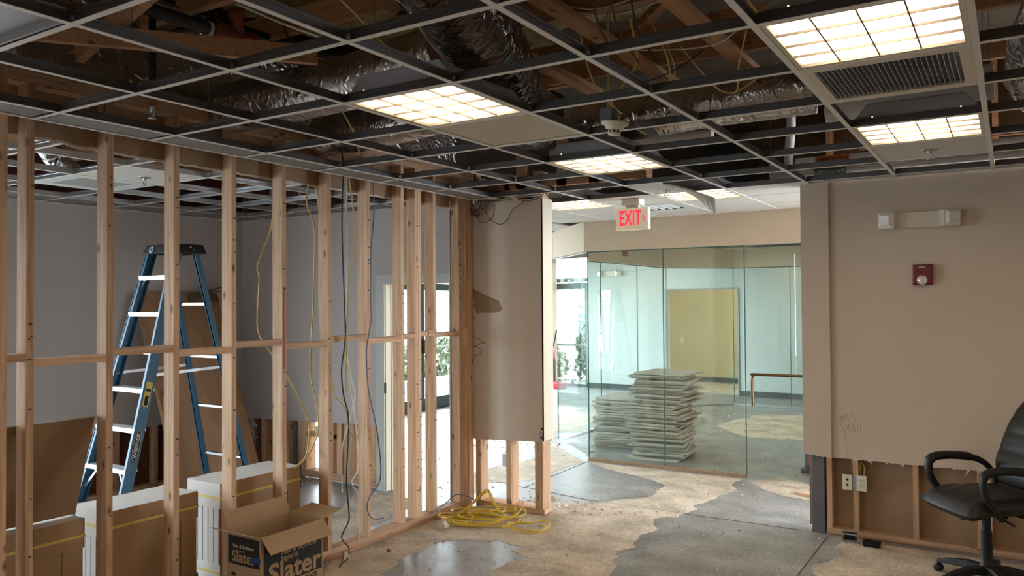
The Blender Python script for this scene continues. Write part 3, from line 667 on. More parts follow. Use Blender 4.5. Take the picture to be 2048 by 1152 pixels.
# dark brick-like shaft behind the pipes at the right
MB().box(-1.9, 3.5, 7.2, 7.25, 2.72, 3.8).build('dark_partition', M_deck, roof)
for k in range(6): MB().box(-1.3+k*.4, -1.26+k*.4, 7.05, 7.19, 2.72, 3.8).build('stud', RZ, roof)

# ================================================================ things: lights and ceiling fixtures
def troffer(cx, cy, z=H, lit=True):
    t = thing('ceiling_light', 'x', 'light', (cx, cy, z), 'square troffer lights')
    h = .292; hz = .115
    b = MB()
    for y in (-h, h-.003):
        b.plate([(-h, .012), (h, .012), (h, .03), (h-.075, hz), (-h+.075, hz), (-h, .03)], 'y', y, y+.003, 0)
        for sx in (-1, 1):
            for k in range(3): b.box(sx*.20-.012+k*.012, sx*.20-.006+k*.012, y-.0006, y+.0036, .036+.006*(k % 2), .042+.006*(k % 2), 1)  # slots glow by themselves, standing for lamp light leaking out
    for sx in (-1, 1):
        b.hexa([(sx*h, -h, .012), (sx*(h-.003), -h, .012), (sx*h, h, .012), (sx*(h-.003), h, .012), (sx*h, -h, .03), (sx*(h-.003), -h, .03), (sx*h, h, .03), (sx*(h-.003), h, .03)], 0)
        b.hexa([(sx*h, -h, .03), (sx*(h-.004), -h, .03), (sx*h, h, .03), (sx*(h-.004), h, .03), (sx*(h-.072), -h, hz), (sx*(h-.076), -h, hz), (sx*(h-.072), h, hz), (sx*(h-.076), h, hz)], 0)
    b.box(-h+.074, h-.074, -h, h, hz-.003, hz, 0)
    b.build('housing', [M_troffer, M_lens], t, local=True)
    fr = MB()
    for a in (-1, 1):
        fr.box(a*.283-.009, a*.283+.009, -.292, .292, .0, .010); fr.box(-.274, .274, a*.283-.009, a*.283+.009, .0, .010)
    fr.build('door_frame', M_almond, t, local=True)
    lo = MB()
    for k in range(1, 4):
        p = -.274+.137*k
        lo.box(p-.0028, p+.0028, -.274, .274, .001, .009); lo.box(-.274, .274, p-.0028, p+.0028, .001, .009)
    lo.build('louver', M_louver, t, local=True)
    MB().box(-.274, .274, -.274, .274, .011, .014).build('lens', M_lens, t, local=True)
    return t
def copy_tree(o, parent=None):
    c = o.copy(); COL.objects.link(c)
    if parent is not None: c.parent = parent
    for ch in o.children: copy_tree(ch, c)
    return c
L0 = troffer(GX(-1)+.305, GYy(1)+.305)
L0['label'] = 'lit ceiling light in front of the black duct, beside the blank beige panel'
def more_light(x, y, label, z=H):
    c = copy_tree(L0); c.location = (x, y, z); c['label'] = label; return c
more_light(GX(2)+.305, GYy(1)+.305, 'largest lit ceiling light, directly before the louvered return grille')
more_light(GX(2)+.305, GYy(4)+.305, 'lit ceiling light between the return grille and the sprinkler tile at right')
more_light(GX(-1)+.305, GYy(4)+.305, 'lit ceiling light beyond the blank beige panel, above the exit sign')
more_light(GX(-1)+.305, GYy(7)+.305, 'lit ceiling light partly hidden by the broken hanging ceiling tile')
more_light(GX(-3)+.305, GYy(7)+.305, 'lit ceiling light between the drywall end wall and the exit sign')
for x, y in ((GX(-1)+.305, GYy(-3)+.3), (GX(2)+.305, GYy(-3)+.3), (GX(5)+.305, GYy(0)+.3), (GX(5)+.305, GYy(4)+.3), (GX(5)+.305, GYy(-3)+.3), (GX(-1)+.305, GYy(-5)+.3), (GX(2)+.305, GYy(-5)+.3), (GX(5)+.305, GYy(-5)+.3), (GX(7)+.305, GYy(2)+.3), (GX(7)+.305, GYy(-2)+.3)):  # unseen fixtures added to raise the light in the room
    more_light(x, y, 'added ceiling light outside the frame, lighting the near half of the room')
for x, y in ((-3.6, 10.2), (-2.2, 10.2), (-3.6, 12.2), (-2.2, 12.2)):  # unseen fixtures added to light the glass walled room
    more_light(x, y, 'added ceiling light inside the glass walled room, unseen behind its soffit', H+.035)
for x, y in ((-5.1, 16.2), (-3.2, 16.2), (-6.2, 14.2), (-3.2, 14.25)):  # unseen fixtures added to light the rooms beyond
    more_light(x, y, 'added ceiling light beyond the glass walled room, unseen behind its soffit', H-.012)

# return air grille
gx, gy = GX(2)+.305, GYy(2)+.305
g = thing('return_grille', 'off-white return air grille with many dark slanted blades, between two lights', 'vent', (gx, gy, H))
b = MB()
b.box(-.294, -.25, -.294, .294, -.004, .012).box(.25, .294, -.294, .294, -.004, .012).box(-.25, .25, -.294, -.25, -.004, .012).box(-.25, .25, .25, .294, -.004, .012)
b.build('frame', M_almond, g, local=True)
MB().box(-.25, .25, -.25, .25, .06, .064).build('backing', M_dark, g, local=True)
bl = MB().hexa([(-.006,-.25,-.002), (-.004,-.25,-.002), (-.006,.25,-.002), (-.004,.25,-.002), (.005,-.25,.024), (.007,-.25,.024), (.005,.25,.024), (.007,.25,.024)]).build('blade', M_steel, g, local=True)
bl.location = (-.24, 0, 0)
for k in range(1, 27):
    c = bl.copy(); COL.objects.link(c); c.location = (-.24+k*.0184, 0, 0)
# blank panel with slots along one edge
g = thing('air_diffuser', 'blank beige ceiling panel with a row of dark slots, beside a lit light', 'vent', (GX(-1)+.305, GYy(2)+.305, H))
MB().box(-.294, .294, -.294, .294, .002, .018).build('panel', noisy('beige_panel', (.58,.50,.38), (.55,.47,.36), 8, .7), g, local=True, bevel=.002)
b = MB()
for k in range(36): b.box(-.28+k*.0158, -.272+k*.0158, .270, .277, .0012, .003)
b.build('slot', M_dark, g, local=True)
fr = MB()
for a in (-1, 1): fr.box(a*.292-.006, a*.292+.006, -.298, .298, -.002, .004); fr.box(-.286, .286, a*.292-.006, a*.292+.006, -.002, .004)
fr.build('frame', M_almond, g, local=True)
# unlit grey pan above the left front
g = thing('air_diffuser', 'plain grey metal ceiling pan at the upper left corner of the picture', 'vent', (GX(-2)+.305, GYy(-2)+.305, H))
b = MB().box(-.29, .29, -.29, .29, .03, .036)
for a in (-1, 1): b.box(a*.285-.005, a*.285+.005, -.29, .29, .003, .05); b.box(-.28, .28, a*.285-.005, a*.285+.005, .003, .05)
b.build('pan', M_troffer, g, local=True)
def slat_diffuser(x, y, label, n=5):
    g = thing('air_diffuser', label, 'vent', (x, y, H))
    b = MB().box(-.294, .294, -.294, -.20, -.003, .006).box(-.294, .294, .20, .294, -.003, .006).box(-.294, -.20, -.2, .2, -.003, .006).box(.20, .294, -.2, .2, -.003, .006)
    b.build('face_plate', M_white, g, local=True)
    MB().box(-.2, .2, -.2, .2, .03, .033).build('throat', M_dark, g, local=True)
    for k in range(n):
        x0 = -.19+k*.38/n
        MB().hexa([(x0,-.2,-.003), (x0+.004,-.2,-.003), (x0,.2,-.003), (x0+.004,.2,-.003), (x0+.022,-.2,.020), (x0+.026,-.2,.020), (x0+.022,.2,.020), (x0+.026,.2,.020)]).build('blade', M_white, g, local=True)
    return g
slat_diffuser(-5.735, 3.305, 'white slatted air diffuser in the ceiling of the room behind the studs')
slat_diffuser(GX(-2)+.305, GYy(8)+.305, 'white slatted air diffuser in the corridor ceiling beside the exit sign')
def sprinkler(x, y, z, label, drop=None):
    s = thing('fire_sprinkler', label, 'sprinkler', (x, y, z))
    if not drop: MB().lathe([(.045,.0),(.043,-.004),(.03,-.007),(.012,-.008)], (0,0,0)).build('escutcheon', M_steel, s, local=True)
    b = MB().lathe([(.011,0),(.011,-.022),(.007,-.024)], (0,0,0), n=10)
    for sx in (-1, 1): b.tube(smooth_path([(sx*.009,0,-.018),(sx*.017,0,-.034),(sx*.004,0,-.056)], 4), .003, 6)
    b.build('body', M_steel, s, local=True)
    MB().lathe([(.018,-.056),(.02,-.058),(.006,-.060)], (0,0,0), n=14).build('deflector', M_steel, s, local=True)
    if drop:
        MB().lathe([(.024,.0),(.024,.035),(.03,.036),(.03,.06),(.02,.062)], (0,0,0), n=14).build('reducer', M_coupling, s, local=True)
        MB().lathe([(.0185,.06),(.0185,drop)], (0,0,0), n=14).build('drop_pipe', M_iron, s, local=True)
    return s
sprinkler(-.40, 5.37, H, 'sprinkler head in the plain white tile next to the right hand light')
sprinkler(-2.36, 6.12, H, 'sprinkler head in the tile beside the broken hanging tile')
sprinkler(-5.17, 3.35, H, 'sprinkler head in the white tile of the room behind the studs')
sprinkler(-3.58, 2.36, 2.765, 'sprinkler head hanging on a black drop pipe inside the open grid', .55)

# smoke detector hanging at the grid
s = thing('smoke_detector', 'off-white round smoke detector hanging loose above the open grid', 'detector', (-1.605, 3.485, 2.585))
ax = Vector((.12, -.05, 1)).normalized()
MB().lathe([(.016,.0),(.030,.002),(.032,.013),(.027,.015)], (0,0,0), ax).build('sensor_cap', M_ivory, s, local=True)
b = MB()
for k in range(8):
    a = k*PI/4; p = Vector((math.cos(a)*.027, math.sin(a)*.027, 0)); q = ax*.014+p; b.tube([q, q+ax*.016], .004, 5)
b.lathe([(.022,.013),(.022,.032)], (0,0,0), ax, mat=1)
b.build('vent_ring', [M_ivory, M_dark], s, local=True)
MB().lathe([(.028,.028),(.043,.032),(.048,.045),(.063,.051),(.067,.059),(.067,.066),(.02,.069)], (0,0,0), ax, n=28).build('base', M_ivory, s, local=True)
MB().box(-.06, .0, -.03, .04, .074, .135).build('junction_box', M_post, s, local=True)
MB().tube([(-.03, 0, .13), (-.04, .02, .62)], .006, 6).build('support_cable', M_nm, s, local=True)
b = MB()
for k in range(3): b.tube(smooth_path([(.03,0,.07),(.055+.01*k,.02*k,.10),(.08,.01,.07),(.095+.02*k,-.01,.03)], 4), .004, 5)
b.build('wire_lead', M_brn, s, local=True)

# broken hanging tile
o = MB()
n = 8; vs = []
for i in range(n+1):
    t = i/n; x = -2.27+.27*t; z = H+.004-.215*t**1.35
    y0 = 5.86+.30*t; y1 = 6.25
    zn = H+.004-.10*t**1.35; vs += [(x+.02*t, y0, zn), (x, y1, z), (x+.010+.02*t, y0, zn+.012), (x+.010, y1, z+.012)]
fs = []
for i in range(n):
    a = i*4; c = a+4
    fs += [(a, a+1, c+1, c), (a+2, c+2, c+3, a+3), (a, c, c+2, a+2), (a+1, a+3, c+3, c+1)]
fs += [(0,2,3,1), (n*4, n*4+1, n*4+3, n*4+2)]
o.add(vs, fs); tag(o.build('ceiling_tile', M_tile), 'broken ceiling tile bent and hanging down from the corridor grid', 'tile')

# ---------------------------------------------------------------- ducts, pipes and cables above the grid
def duct(name, pts, r, m_, label, wr=.05, fr=(9., 5.), n=28, k=10, cat='duct', group=None, ribs=0):
    path = smooth_path(pts, k)
    def rad(i, j, p):
        a = 2*PI*j/n
        v = noise.noise((math.cos(a)*fr[1]*.35, math.sin(a)*fr[1]*.35, i*fr[0]/len(path)))+.5*noise.noise((math.cos(a)*fr[1], math.sin(a)*fr[1], i*2.2*fr[0]/len(path)+9))
        return r*(1+wr*v+(ribs*(1 if i % 2 else -1)))
    return tag(MB().tube(path, r, n, 0, rad=rad).build(name, m_), label, cat, group)
duct('insulated_duct', [(-1.70,1.5,3.26),(-1.78,2.1,3.12),(-1.96,2.80,2.99),(-2.22,3.45,2.95),(-2.42,3.95,2.92),(-2.5,4.25,2.93)], .19, M_blackduct, 'fat black plastic wrapped duct running down past the lit ceiling light', .035, (12., 6.), 40, 16)
duct('insulated_duct', [(-4.03,3.16,2.98),(-3.5,3.22,3.0),(-3.0,3.26,3.03),(-2.5,3.30,3.10)], .15, M_foil, 'foil wrapped duct crossing from the stud wall toward the black duct', .035, (9., 6.))
duct('insulated_duct', [(-4.03,3.95,2.95),(-3.6,3.95,2.95),(-3.2,3.9,2.96),(-2.7,3.95,3.0)], .14, M_foil, 'foil wrapped duct lying low behind the nearer lit light, along the stud wall end', .035, (9., 6.))
duct('insulated_duct', [(-2.45,4.75,2.96),(-1.9,4.80,3.0),(-1.3,4.80,3.02),(-.95,4.83,3.03)], .15, M_foil, 'crinkled foil duct passing behind the smoke detector', .035, (14., 7.), 30, 14)
duct('insulated_duct', [(-.95,5.15,2.98),(-.4,5.2,3.0),(-.2,5.2,3.01),(-.06,5.2,3.01)], .10, M_pvc, 'dull grey wrapped duct crossing behind the right hand light', .07)
duct('flexible_duct', [(-1.75,2.9,3.42),(-1.45,3.0,3.46),(-1.2,3.3,3.48),(-1.0,3.9,3.46)], .10, M_foil2, 'ribbed silver flexible duct above the joists near the black duct', .03, (9., 5.), 20, 12, ribs=.04)
duct('flexible_duct', [(.2,4.0,3.1),(.12,4.5,2.98),(.12,4.9,2.90),(.2,5.3,2.92),(.45,5.6,2.98)], .12, M_foil, 'crumpled silver flexible duct at the right edge beyond the last light', .1, (12., 6.), 24, 12)
duct('flexible_duct', [(-5.75,3.05,3.3),(-5.78,2.98,3.12),(-5.86,3.0,2.98),(-5.9,3.12,2.86),(-5.86,3.22,2.76)], .075, M_foil2, 'bright silver flexible duct dropping to the slatted diffuser behind the studs', .10, (14., 6.), 22, 12)
duct('flexible_duct', [(-5.0,2.9,3.02),(-4.9,3.4,3.0),(-4.8,4.0,3.02),(-4.7,4.6,3.04)], .11, M_foil, 'dark foil flexible duct over the ceiling behind the studs', .05, (9., 5.), 22, 14, ribs=.03)

p = thing('sprinkler_pipe', 'black iron sprinkler pipe with an orange grooved tee, upper left', 'pipe', (-3.46, 2.9, 3.2))
MB().tube([(-3.48,.6,3.2), (-3.45,4.6,3.2)], .034, 16).tube([(-3.95,2.62,3.24), (-3.46,2.62,3.24)], .024, 12).build('iron_pipe', M_iron, p)
b = MB().lathe([(.034,-.16),(.048,-.155),(.05,-.10),(.043,-.09),(.043,.05),(.052,.06),(.052,.11),(.034,.115)], (-3.46,2.78,3.2), (0,1,0), 18)
b.lathe([(.036,0),(.036,.10),(.044,.11),(.044,.15),(.03,.155)], (-3.46,2.78,3.2), (.25,-.3,.9), 16).build('coupling', M_coupling, p)
MB().lathe([(.036,-.01),(.04,-.008),(.04,.008),(.036,.01)], (-3.465,2.60,3.2), (0,1,0), 16).build('white_gasket', M_white, p)
tag(MB().tube([(-3.58,.6,3.31), (-3.58,5.0,3.32)], .02, 10).build('sprinkler_branch_pipe', M_iron), 'thin black iron pipe feeding the drop to the hanging sprinkler', 'pipe')
tag(MB().tube([(-2.9,3.6,3.3), (-2.85,5.2,3.3)], .05, 14).build('drain_pipe', M_iron), 'black pipe above the foil ducts behind the nearer light', 'pipe')
def hpipe(x0, x1, y, z, r, m_, label, nm='insulated_pipe'):
    t = thing(nm, label, 'pipe', ((x0+x1)/2, y, z)); MB().tube([(x0,y,z), (x1,y,z)], r, 14).build('pipe_run', m_, t)
    return t
t = hpipe(-1.45, .6, 6.62, 2.895, .034, M_pvc, 'white wrapped hot water pipe with an orange text band')
MB().tube([(-1.295,6.62,2.895), (-1.045,6.62,2.895)], .0355, 14).build('pipe_band', M_label_o, t)
text('DOMESTIC HOT WATER', 'pipe_lettering', .036, (-1.17, 6.582, 2.892), (PI/2, 0, 0), M_blackink, t, bold=.0006, sx=.62)
t = hpipe(-1.45, .6, 6.62, 2.797, .032, M_pvc, 'white wrapped cold water pipe with a green text band')
MB().tube([(-1.31,6.62,2.797), (-1.065,6.62,2.797)], .0335, 14).build('pipe_band', M_label_g, t)
MB().tube([(-1.06,6.62,2.797), (-1.02,6.62,2.797)], .0335, 14).build('pipe_band_end', M_white, t)
text('DOMESTIC COLD WATER', 'pipe_lettering', .034, (-1.19, 6.584, 2.795), (PI/2, 0, 0), M_ivory, t, bold=.0005, sx=.60)
t = hpipe(-2.3, -1.02, 5.25, 3.0, .036, M_pvc, 'white pipe under the crinkled foil duct, left of the grille')
t = hpipe(-.62, .12, 6.45, 2.785, .026, M_pvc, 'short white pipe just above the right wall')
tag(MB().tube(smooth_path([(-1.48,6.6,3.5),(-1.48,6.6,3.2),(-1.50,6.6,2.96),(-1.50,6.6,2.86)], 4), .036, 14).build('riser_pipe', M_pvc), 'white vertical riser pipe left of the pipe text bands', 'pipe')
tag(MB().tube(smooth_path([(-1.62,6.62,2.90),(-1.62,6.62,2.80),(-1.57,6.62,2.797),(-1.45,6.62,2.797)], 5), .04, 12).build('elbow_pipe', M_pvc), 'white pipe elbow hanging beside the vertical riser', 'pipe')
tag(MB().tube([(-1.0,6.78,2.985), (.4,6.78,2.985)], .012, 8).build('copper_pipe', M_copper), 'bare copper pipe behind the pipe text bands', 'pipe')
t = hpipe(-3.3, -1.9, 5.9, 3.05, .045, M_pvc, 'dull white pipe in the dark beyond the blank beige panel')

# loose cables in the plenum
def cable(pts, r, m_, label, nm='cable', group=None, k=6, cat='cable'):
    return tag(MB().tube(smooth_path(pts, k), r, 6).build(nm, m_), label, cat, group)
cable([(-2.55,2.3,3.45),(-2.5,2.45,3.2),(-2.43,2.62,3.05),(-2.45,2.9,2.95),(-2.5,3.1,2.93)], .007, M_nm, 'yellow cable hanging left of the black duct', 'yellow_cable')
cable([(-1.7,3.9,3.3),(-1.75,4.1,3.12),(-1.95,4.2,2.95),(-2.0,4.5,2.9),(-1.95,4.7,2.85)], .007, M_nm, 'yellow cable curving down right of the black duct', 'yellow_cable')
cable([(-1.95,3.75,3.35),(-1.98,4.0,3.05),(-1.92,4.2,2.90),(-1.85,4.4,2.84)], .006, M_nm, 'second yellow cable hugging the right side of the black duct', 'yellow_cable')
cable([(-1.62,3.95,3.32),(-1.55,4.05,3.1),(-1.6,4.2,2.97),(-1.75,4.25,2.98),(-1.82,4.1,3.1)], .006, M_nm, 'yellow cable loop beside the black duct under the joist', 'yellow_cable')
for i, (x, y) in enumerate(((-1.62,3.05), (-1.55,3.1), (-1.47,3.15))):
    cable([(x,y,3.5), (x+.02,y+.15,3.3), (x-.02,y+.35,3.1), (x+.03,y+.5,2.95)], .005, (M_brn, M_brn, M_blk)[i], ('thin brown cable hanging over the joist, nearest the black duct', 'thin brown cable hanging over the joist, in the middle of three', 'thin black cable hanging over the joist, next to two brown ones')[i])
cable([(-2.0,3.55,3.30),(-1.6,3.56,3.20),(-1.2,3.56,3.26),(-.8,3.56,3.30)], .005, M_wht, 'pale cable draped along the nearest truss chord', 'pale_cable')
cable([(-2.0,3.55,3.34),(-1.7,3.54,3.24),(-1.3,3.55,3.30),(-.8,3.54,3.38)], .005, M_wht, 'upper pale cable draped along the nearest truss chord', 'pale_cable')
cable([(-1.9,4.12,3.23),(-1.6,4.12,3.17),(-1.3,4.12,3.15),(-1.1,4.12,3.24),(-.7,4.12,3.26)], .005, M_wht, 'pale cable sagging across the middle truss chord', 'pale_cable')
cable([(-1.62,4.2,3.25),(-1.6,4.3,3.1),(-1.68,4.4,3.02),(-1.78,4.35,3.05)], .0055, M_nm, 'tan cable loop below the middle truss chord', 'tan_cable')
cable([(-1.55,4.25,3.22),(-1.45,4.4,3.06),(-1.38,4.5,2.99),(-1.3,4.6,3.02),(-1.1,4.6,3.14)], .0055, M_nm, 'tan cable drooping onto the foil duct', 'tan_cable')
cable([(-1.15,4.15,3.2),(-1.25,4.35,3.08),(-1.3,4.5,3.0),(-1.36,4.6,3.0)], .005, M_nm, 'short tan cable curving below the right joist', 'tan_cable')
cable([(-1.0,3.5,3.5),(-1.05,3.6,3.3),(-1.0,3.8,3.16),(-.9,3.9,3.14)], .0055, M_nm, 'tan cable left of the largest lit light', 'tan_cable')
cable([(-1.95,3.95,3.2),(-1.8,4.1,3.02),(-1.6,4.2,3.06),(-1.4,4.2,3.15)], .004, M_blk, 'black cable sagging under the joist', 'black_cable')
cable([(-3.35,3.0,3.3),(-3.3,3.05,3.1),(-3.36,3.2,2.98),(-3.3,3.35,2.9),(-3.33,3.5,2.76)], .0045, M_blk, 'black cable in front of the foil duct by the studs', 'black_cable')
cable([(-3.5,3.3,3.2),(-3.45,3.5,3.0),(-3.5,3.7,2.86),(-3.55,3.8,2.76)], .0055, M_nm, 'yellow cable in front of the low foil duct', 'yellow_cable')
cable([(-2.75,3.5,3.3),(-2.78,3.6,3.0),(-2.8,3.65,2.85),(-2.78,3.7,2.75)], .0055, M_nm, 'yellow cable behind the nearer light, close to the beige panel', 'yellow_cable')
cable([(-3.28,2.62,3.3),(-3.0,2.68,3.16),(-2.75,2.7,3.05)], .006, M_wht, 'thin pale rod bracing the black sprinkler pipe', 'pale_rod', cat='rod')
hw = MB()
for i in range(-3, 5):
    for j in range(-1, 7, 2):
        hw.tube([(GX(i), GYy(j)+.2, H+.04), (GX(i)+.01, GYy(j)+.2, 3.75)], .0014, 4)
hw.build('hanger_wire', M_web, ce)

# ---------------------------------------------------------------- cables hanging in the stud wall
cable([(-4.17,3.64,2.667),(-4.17,3.623,2.33),(-4.17,3.506,2.041),(-4.17,3.518,1.96),(-4.17,3.502,1.681),(-4.17,3.526,1.566),(-4.17,3.63,1.438),(-4.17,3.755,1.285),(-4.17,3.853,1.132),(-4.17,3.94,.976),(-4.17,3.949,.857),(-4.17,3.916,.716),(-4.17,3.82,.662)], .0055, M_nm, 'yellow cable bowing left between two studs, ending over the rear carton', 'yellow_cable')
cable([(-4.17,3.972,2.7),(-4.17,3.93,2.506),(-4.17,4.0,2.343),(-4.17,4.004,2.095),(-4.17,3.989,1.741),(-4.17,3.964,1.32),(-4.17,4.029,1.028),(-4.17,4.029,.87),(-4.17,3.95,.74),(-4.19,3.84,.66)], .0055, M_nm, 'yellow cable hanging straight, left of the stud with the red stain', 'yellow_cable')
cable([(-4.17,3.996,2.7),(-4.17,4.058,2.419),(-4.17,4.116,2.172),(-4.17,4.129,1.667),(-4.17,4.182,1.159),(-4.17,4.247,1.076),(-4.17,4.314,.991),(-4.17,4.334,.863),(-4.17,4.392,.784),(-4.17,4.445,.716),(-4.17,4.571,.582),(-4.17,4.621,.509)], .0055, M_nm, 'yellow cable slanting behind two studs with a cut end near the door frame', 'yellow_cable')
cable([(-4.0,4.091,2.872),(-4.0,4.12,2.752),(-4.0,4.103,2.341),(-4.0,4.131,1.668),(-4.0,4.13,1.519),(-4.0,4.095,1.317),(-4.0,4.114,1.139),(-4.0,4.163,.957),(-4.0,4.141,.571),(-4.0,4.146,.461),(-4.0,4.165,.305),(-4.0,4.16,.239),(-4.0,4.095,.16),(-4.0,4.105,.116),(-3.97,4.13,.07),(-3.94,4.09,.012),(-3.90,3.99,.008),(-3.86,3.93,.008)], .005, M_blk, 'black cable hanging over the blocking and curling onto the floor', 'black_cable')
cable([(-4.004,4.105,2.8),(-4.004,4.13,2.718),(-4.004,4.143,2.237),(-4.004,4.151,1.81),(-4.004,4.14,1.491),(-4.004,4.199,1.237),(-4.004,4.235,1.127),(-4.004,4.178,.955),(-4.004,4.102,.754),(-4.004,4.101,.508),(-4.004,4.106,.455)], .0045, M_wht, 'white cable ending well above the floor beside the black cable', 'white_cable')
cable([(-3.994,4.135,2.8),(-3.994,4.147,2.095),(-3.994,4.14,1.597),(-3.994,4.12,1.386),(-3.994,4.164,1.24),(-3.994,4.199,1.095),(-3.994,4.259,.729),(-3.994,4.248,.587),(-3.994,4.186,.509),(-3.994,4.252,.396),(-3.994,4.236,.232),(-3.994,4.266,.106),(-3.994,4.261,.072)], .0045, M_wht, 'white cable wandering down to the bottom plate', 'white_cable')
cable([(-3.99,4.16,2.7),(-3.99,4.215,2.422),(-3.99,4.219,2.278),(-3.99,4.172,1.989),(-3.99,4.151,1.775),(-3.99,4.135,1.491),(-3.99,4.129,1.155)], .0055, M_nm, 'yellow cable bulging right and joining the black and white cables', 'yellow_cable')
cable([(-4.0,4.417,2.813),(-4.0,4.437,2.48),(-4.0,4.403,2.18),(-4.0,4.396,1.81),(-4.0,4.401,1.662),(-4.0,4.357,1.48),(-4.0,4.351,1.371),(-4.0,4.371,1.149),(-4.0,4.451,.882),(-4.0,4.499,.616),(-4.0,4.487,.458),(-4.0,4.383,.369),(-4.0,4.351,.303),(-4.0,4.377,.231),(-4.0,4.436,.192),(-4.0,4.53,.178)], .005, M_blu, 'grey blue cable in front of the stud left of the doorway', 'grey_cable')
# black coil tied at the top of the end wall
t = thing('cable_coil', 'bundle of thin dark cable tied at the top of the drywall corner', 'cable', (-3.98, 5.74, 2.8))
b = MB()
for k in range(9):
    rr_ = random.Random(k); w_ = .03+.012*k; d_ = .15+rr_.uniform(-.02,.05); ox = rr_.uniform(-.02,.02)
    b.tube(smooth_path([(-3.985,5.735,2.79),(-3.985-w_+ox,5.73-.004*k,2.70),(-3.985-w_*1.1+ox,5.735,2.79-d_),(-3.98+ox,5.73,2.77-d_-.03),(-3.98+w_*1.1+ox,5.725,2.79-d_),(-3.98+w_*.8,5.73,2.70),(-3.98,5.735,2.79)], 6), .0038, 5)
b.build('coil_loop', M_brn, t)
MB().tube([(-3.985,5.735,2.77), (-3.985,5.735,3.0)], .012, 8).build('tie', M_brn, t)
MB().tube(smooth_path([(-3.997,5.74,2.581),(-3.949,5.74,2.512),(-3.885,5.74,2.486),(-3.806,5.74,2.53),(-3.785,5.735,2.611),(-3.821,5.73,2.661),(-3.863,5.73,2.621),(-3.864,5.735,2.559),(-3.822,5.74,2.504),(-3.729,5.74,2.46),(-3.652,5.74,2.494),(-3.6,5.74,2.577),(-3.484,5.74,2.645),(-3.489,5.74,2.705),(-3.533,5.74,2.794)], 5), .0038, 5).build('loose_end', M_brn, t)
cable([(-3.644,5.74,2.86),(-3.624,5.74,2.75),(-3.549,5.74,2.671),(-3.45,5.74,2.643),(-3.327,5.75,2.671),(-3.293,5.76,2.702),(-3.231,5.76,2.643),(-3.16,5.76,2.638),(-3.127,5.76,2.697)], .0038, M_brn, 'thin dark cable draped over the top corner of the drywall end wall', 'dark_cable')
# yellow cable tangle on the floor
rr = random.Random(12)
t = thing('cable_tangle', 'tangled heap of yellow electrical cable on the floor below the drywall end wall', 'cable', (-3.6, 5.38, 0))
def tangle(cx, cy, ra, rb, turns, zb, jit, ph, r=.0055):
    pts = []; m_ = 12; n_ = int(turns*m_); pr_ = [(1+rr.uniform(-jit, jit), 1+rr.uniform(-jit, jit), rr.uniform(-.09, .09), rr.uniform(-.05, .05), rr.uniform(0, .05), rr.uniform(.2, .8)) for _ in range(int(turns)+3)]
    for i in range(n_):
        q = i/m_; k = int(q); f = q-k; f = f*f*(3-2*f); A = [a*(1-f)+b_*f for a, b_ in zip(pr_[k], pr_[k+1])]
        a = ph+2*PI*q; x = ra*A[0]*math.cos(a)+A[2]; y = rb*A[1]*math.sin(a)+A[3]
        c_, s2 = math.cos(A[5]), math.sin(A[5])
        pts.append((cx+x*c_-y*s2, min(5.70, cy+x*s2+y*c_), zb+.010+A[4]*(.5+.5*math.sin(2*a+k))))
    MB().tube(smooth_path(pts, 3), r, 6).build('cable_loop', M_yel, t)
tangle(-3.66, 5.36, .30, .17, 3, 0, .3, .3); tangle(-3.72, 5.30, .21, .15, 2.5, .02, .35, 1.2)
tangle(-3.60, 5.45, .26, .15, 2.5, .03, .3, 2.2); tangle(-3.80, 5.20, .15, .11, 2, 0, .3, .8); tangle(-3.30, 5.33, .16, .12, 2.2, -.004, .12, .4)
tangle(-3.74, 5.48, .24, .11, 2, .05, .4, 4.0); tangle(-3.50, 5.50, .16, .12, 1.6, .05, .3, 1.0)
MB().tube(smooth_path([(-3.9,5.3,.03),(-3.85,5.45,.10),(-3.80,5.52,.17),(-3.76,5.55,.21),(-3.72,5.55,.19),(-3.66,5.52,.12),(-3.58,5.48,.05)], 6), .0065, 6).tube(smooth_path([(-3.88,5.32,.04),(-3.83,5.47,.11),(-3.78,5.54,.18),(-3.74,5.56,.185),(-3.69,5.53,.12),(-3.55,5.5,.03)], 6), .0065, 6).tube(smooth_path([(-3.45,5.42,.05),(-3.40,5.5,.09),(-3.39,5.54,.15)], 5), .0065, 6).build('raised_loop', M_yel, t)
MB().tube(smooth_path([(-4.0,5.1,.08),(-4.02,5.3,.10),(-4.0,5.45,.16),(-3.9,5.5,.14),(-3.75,5.5,.08)], 5), .005, 6).build('grey_tail', M_blu, t)

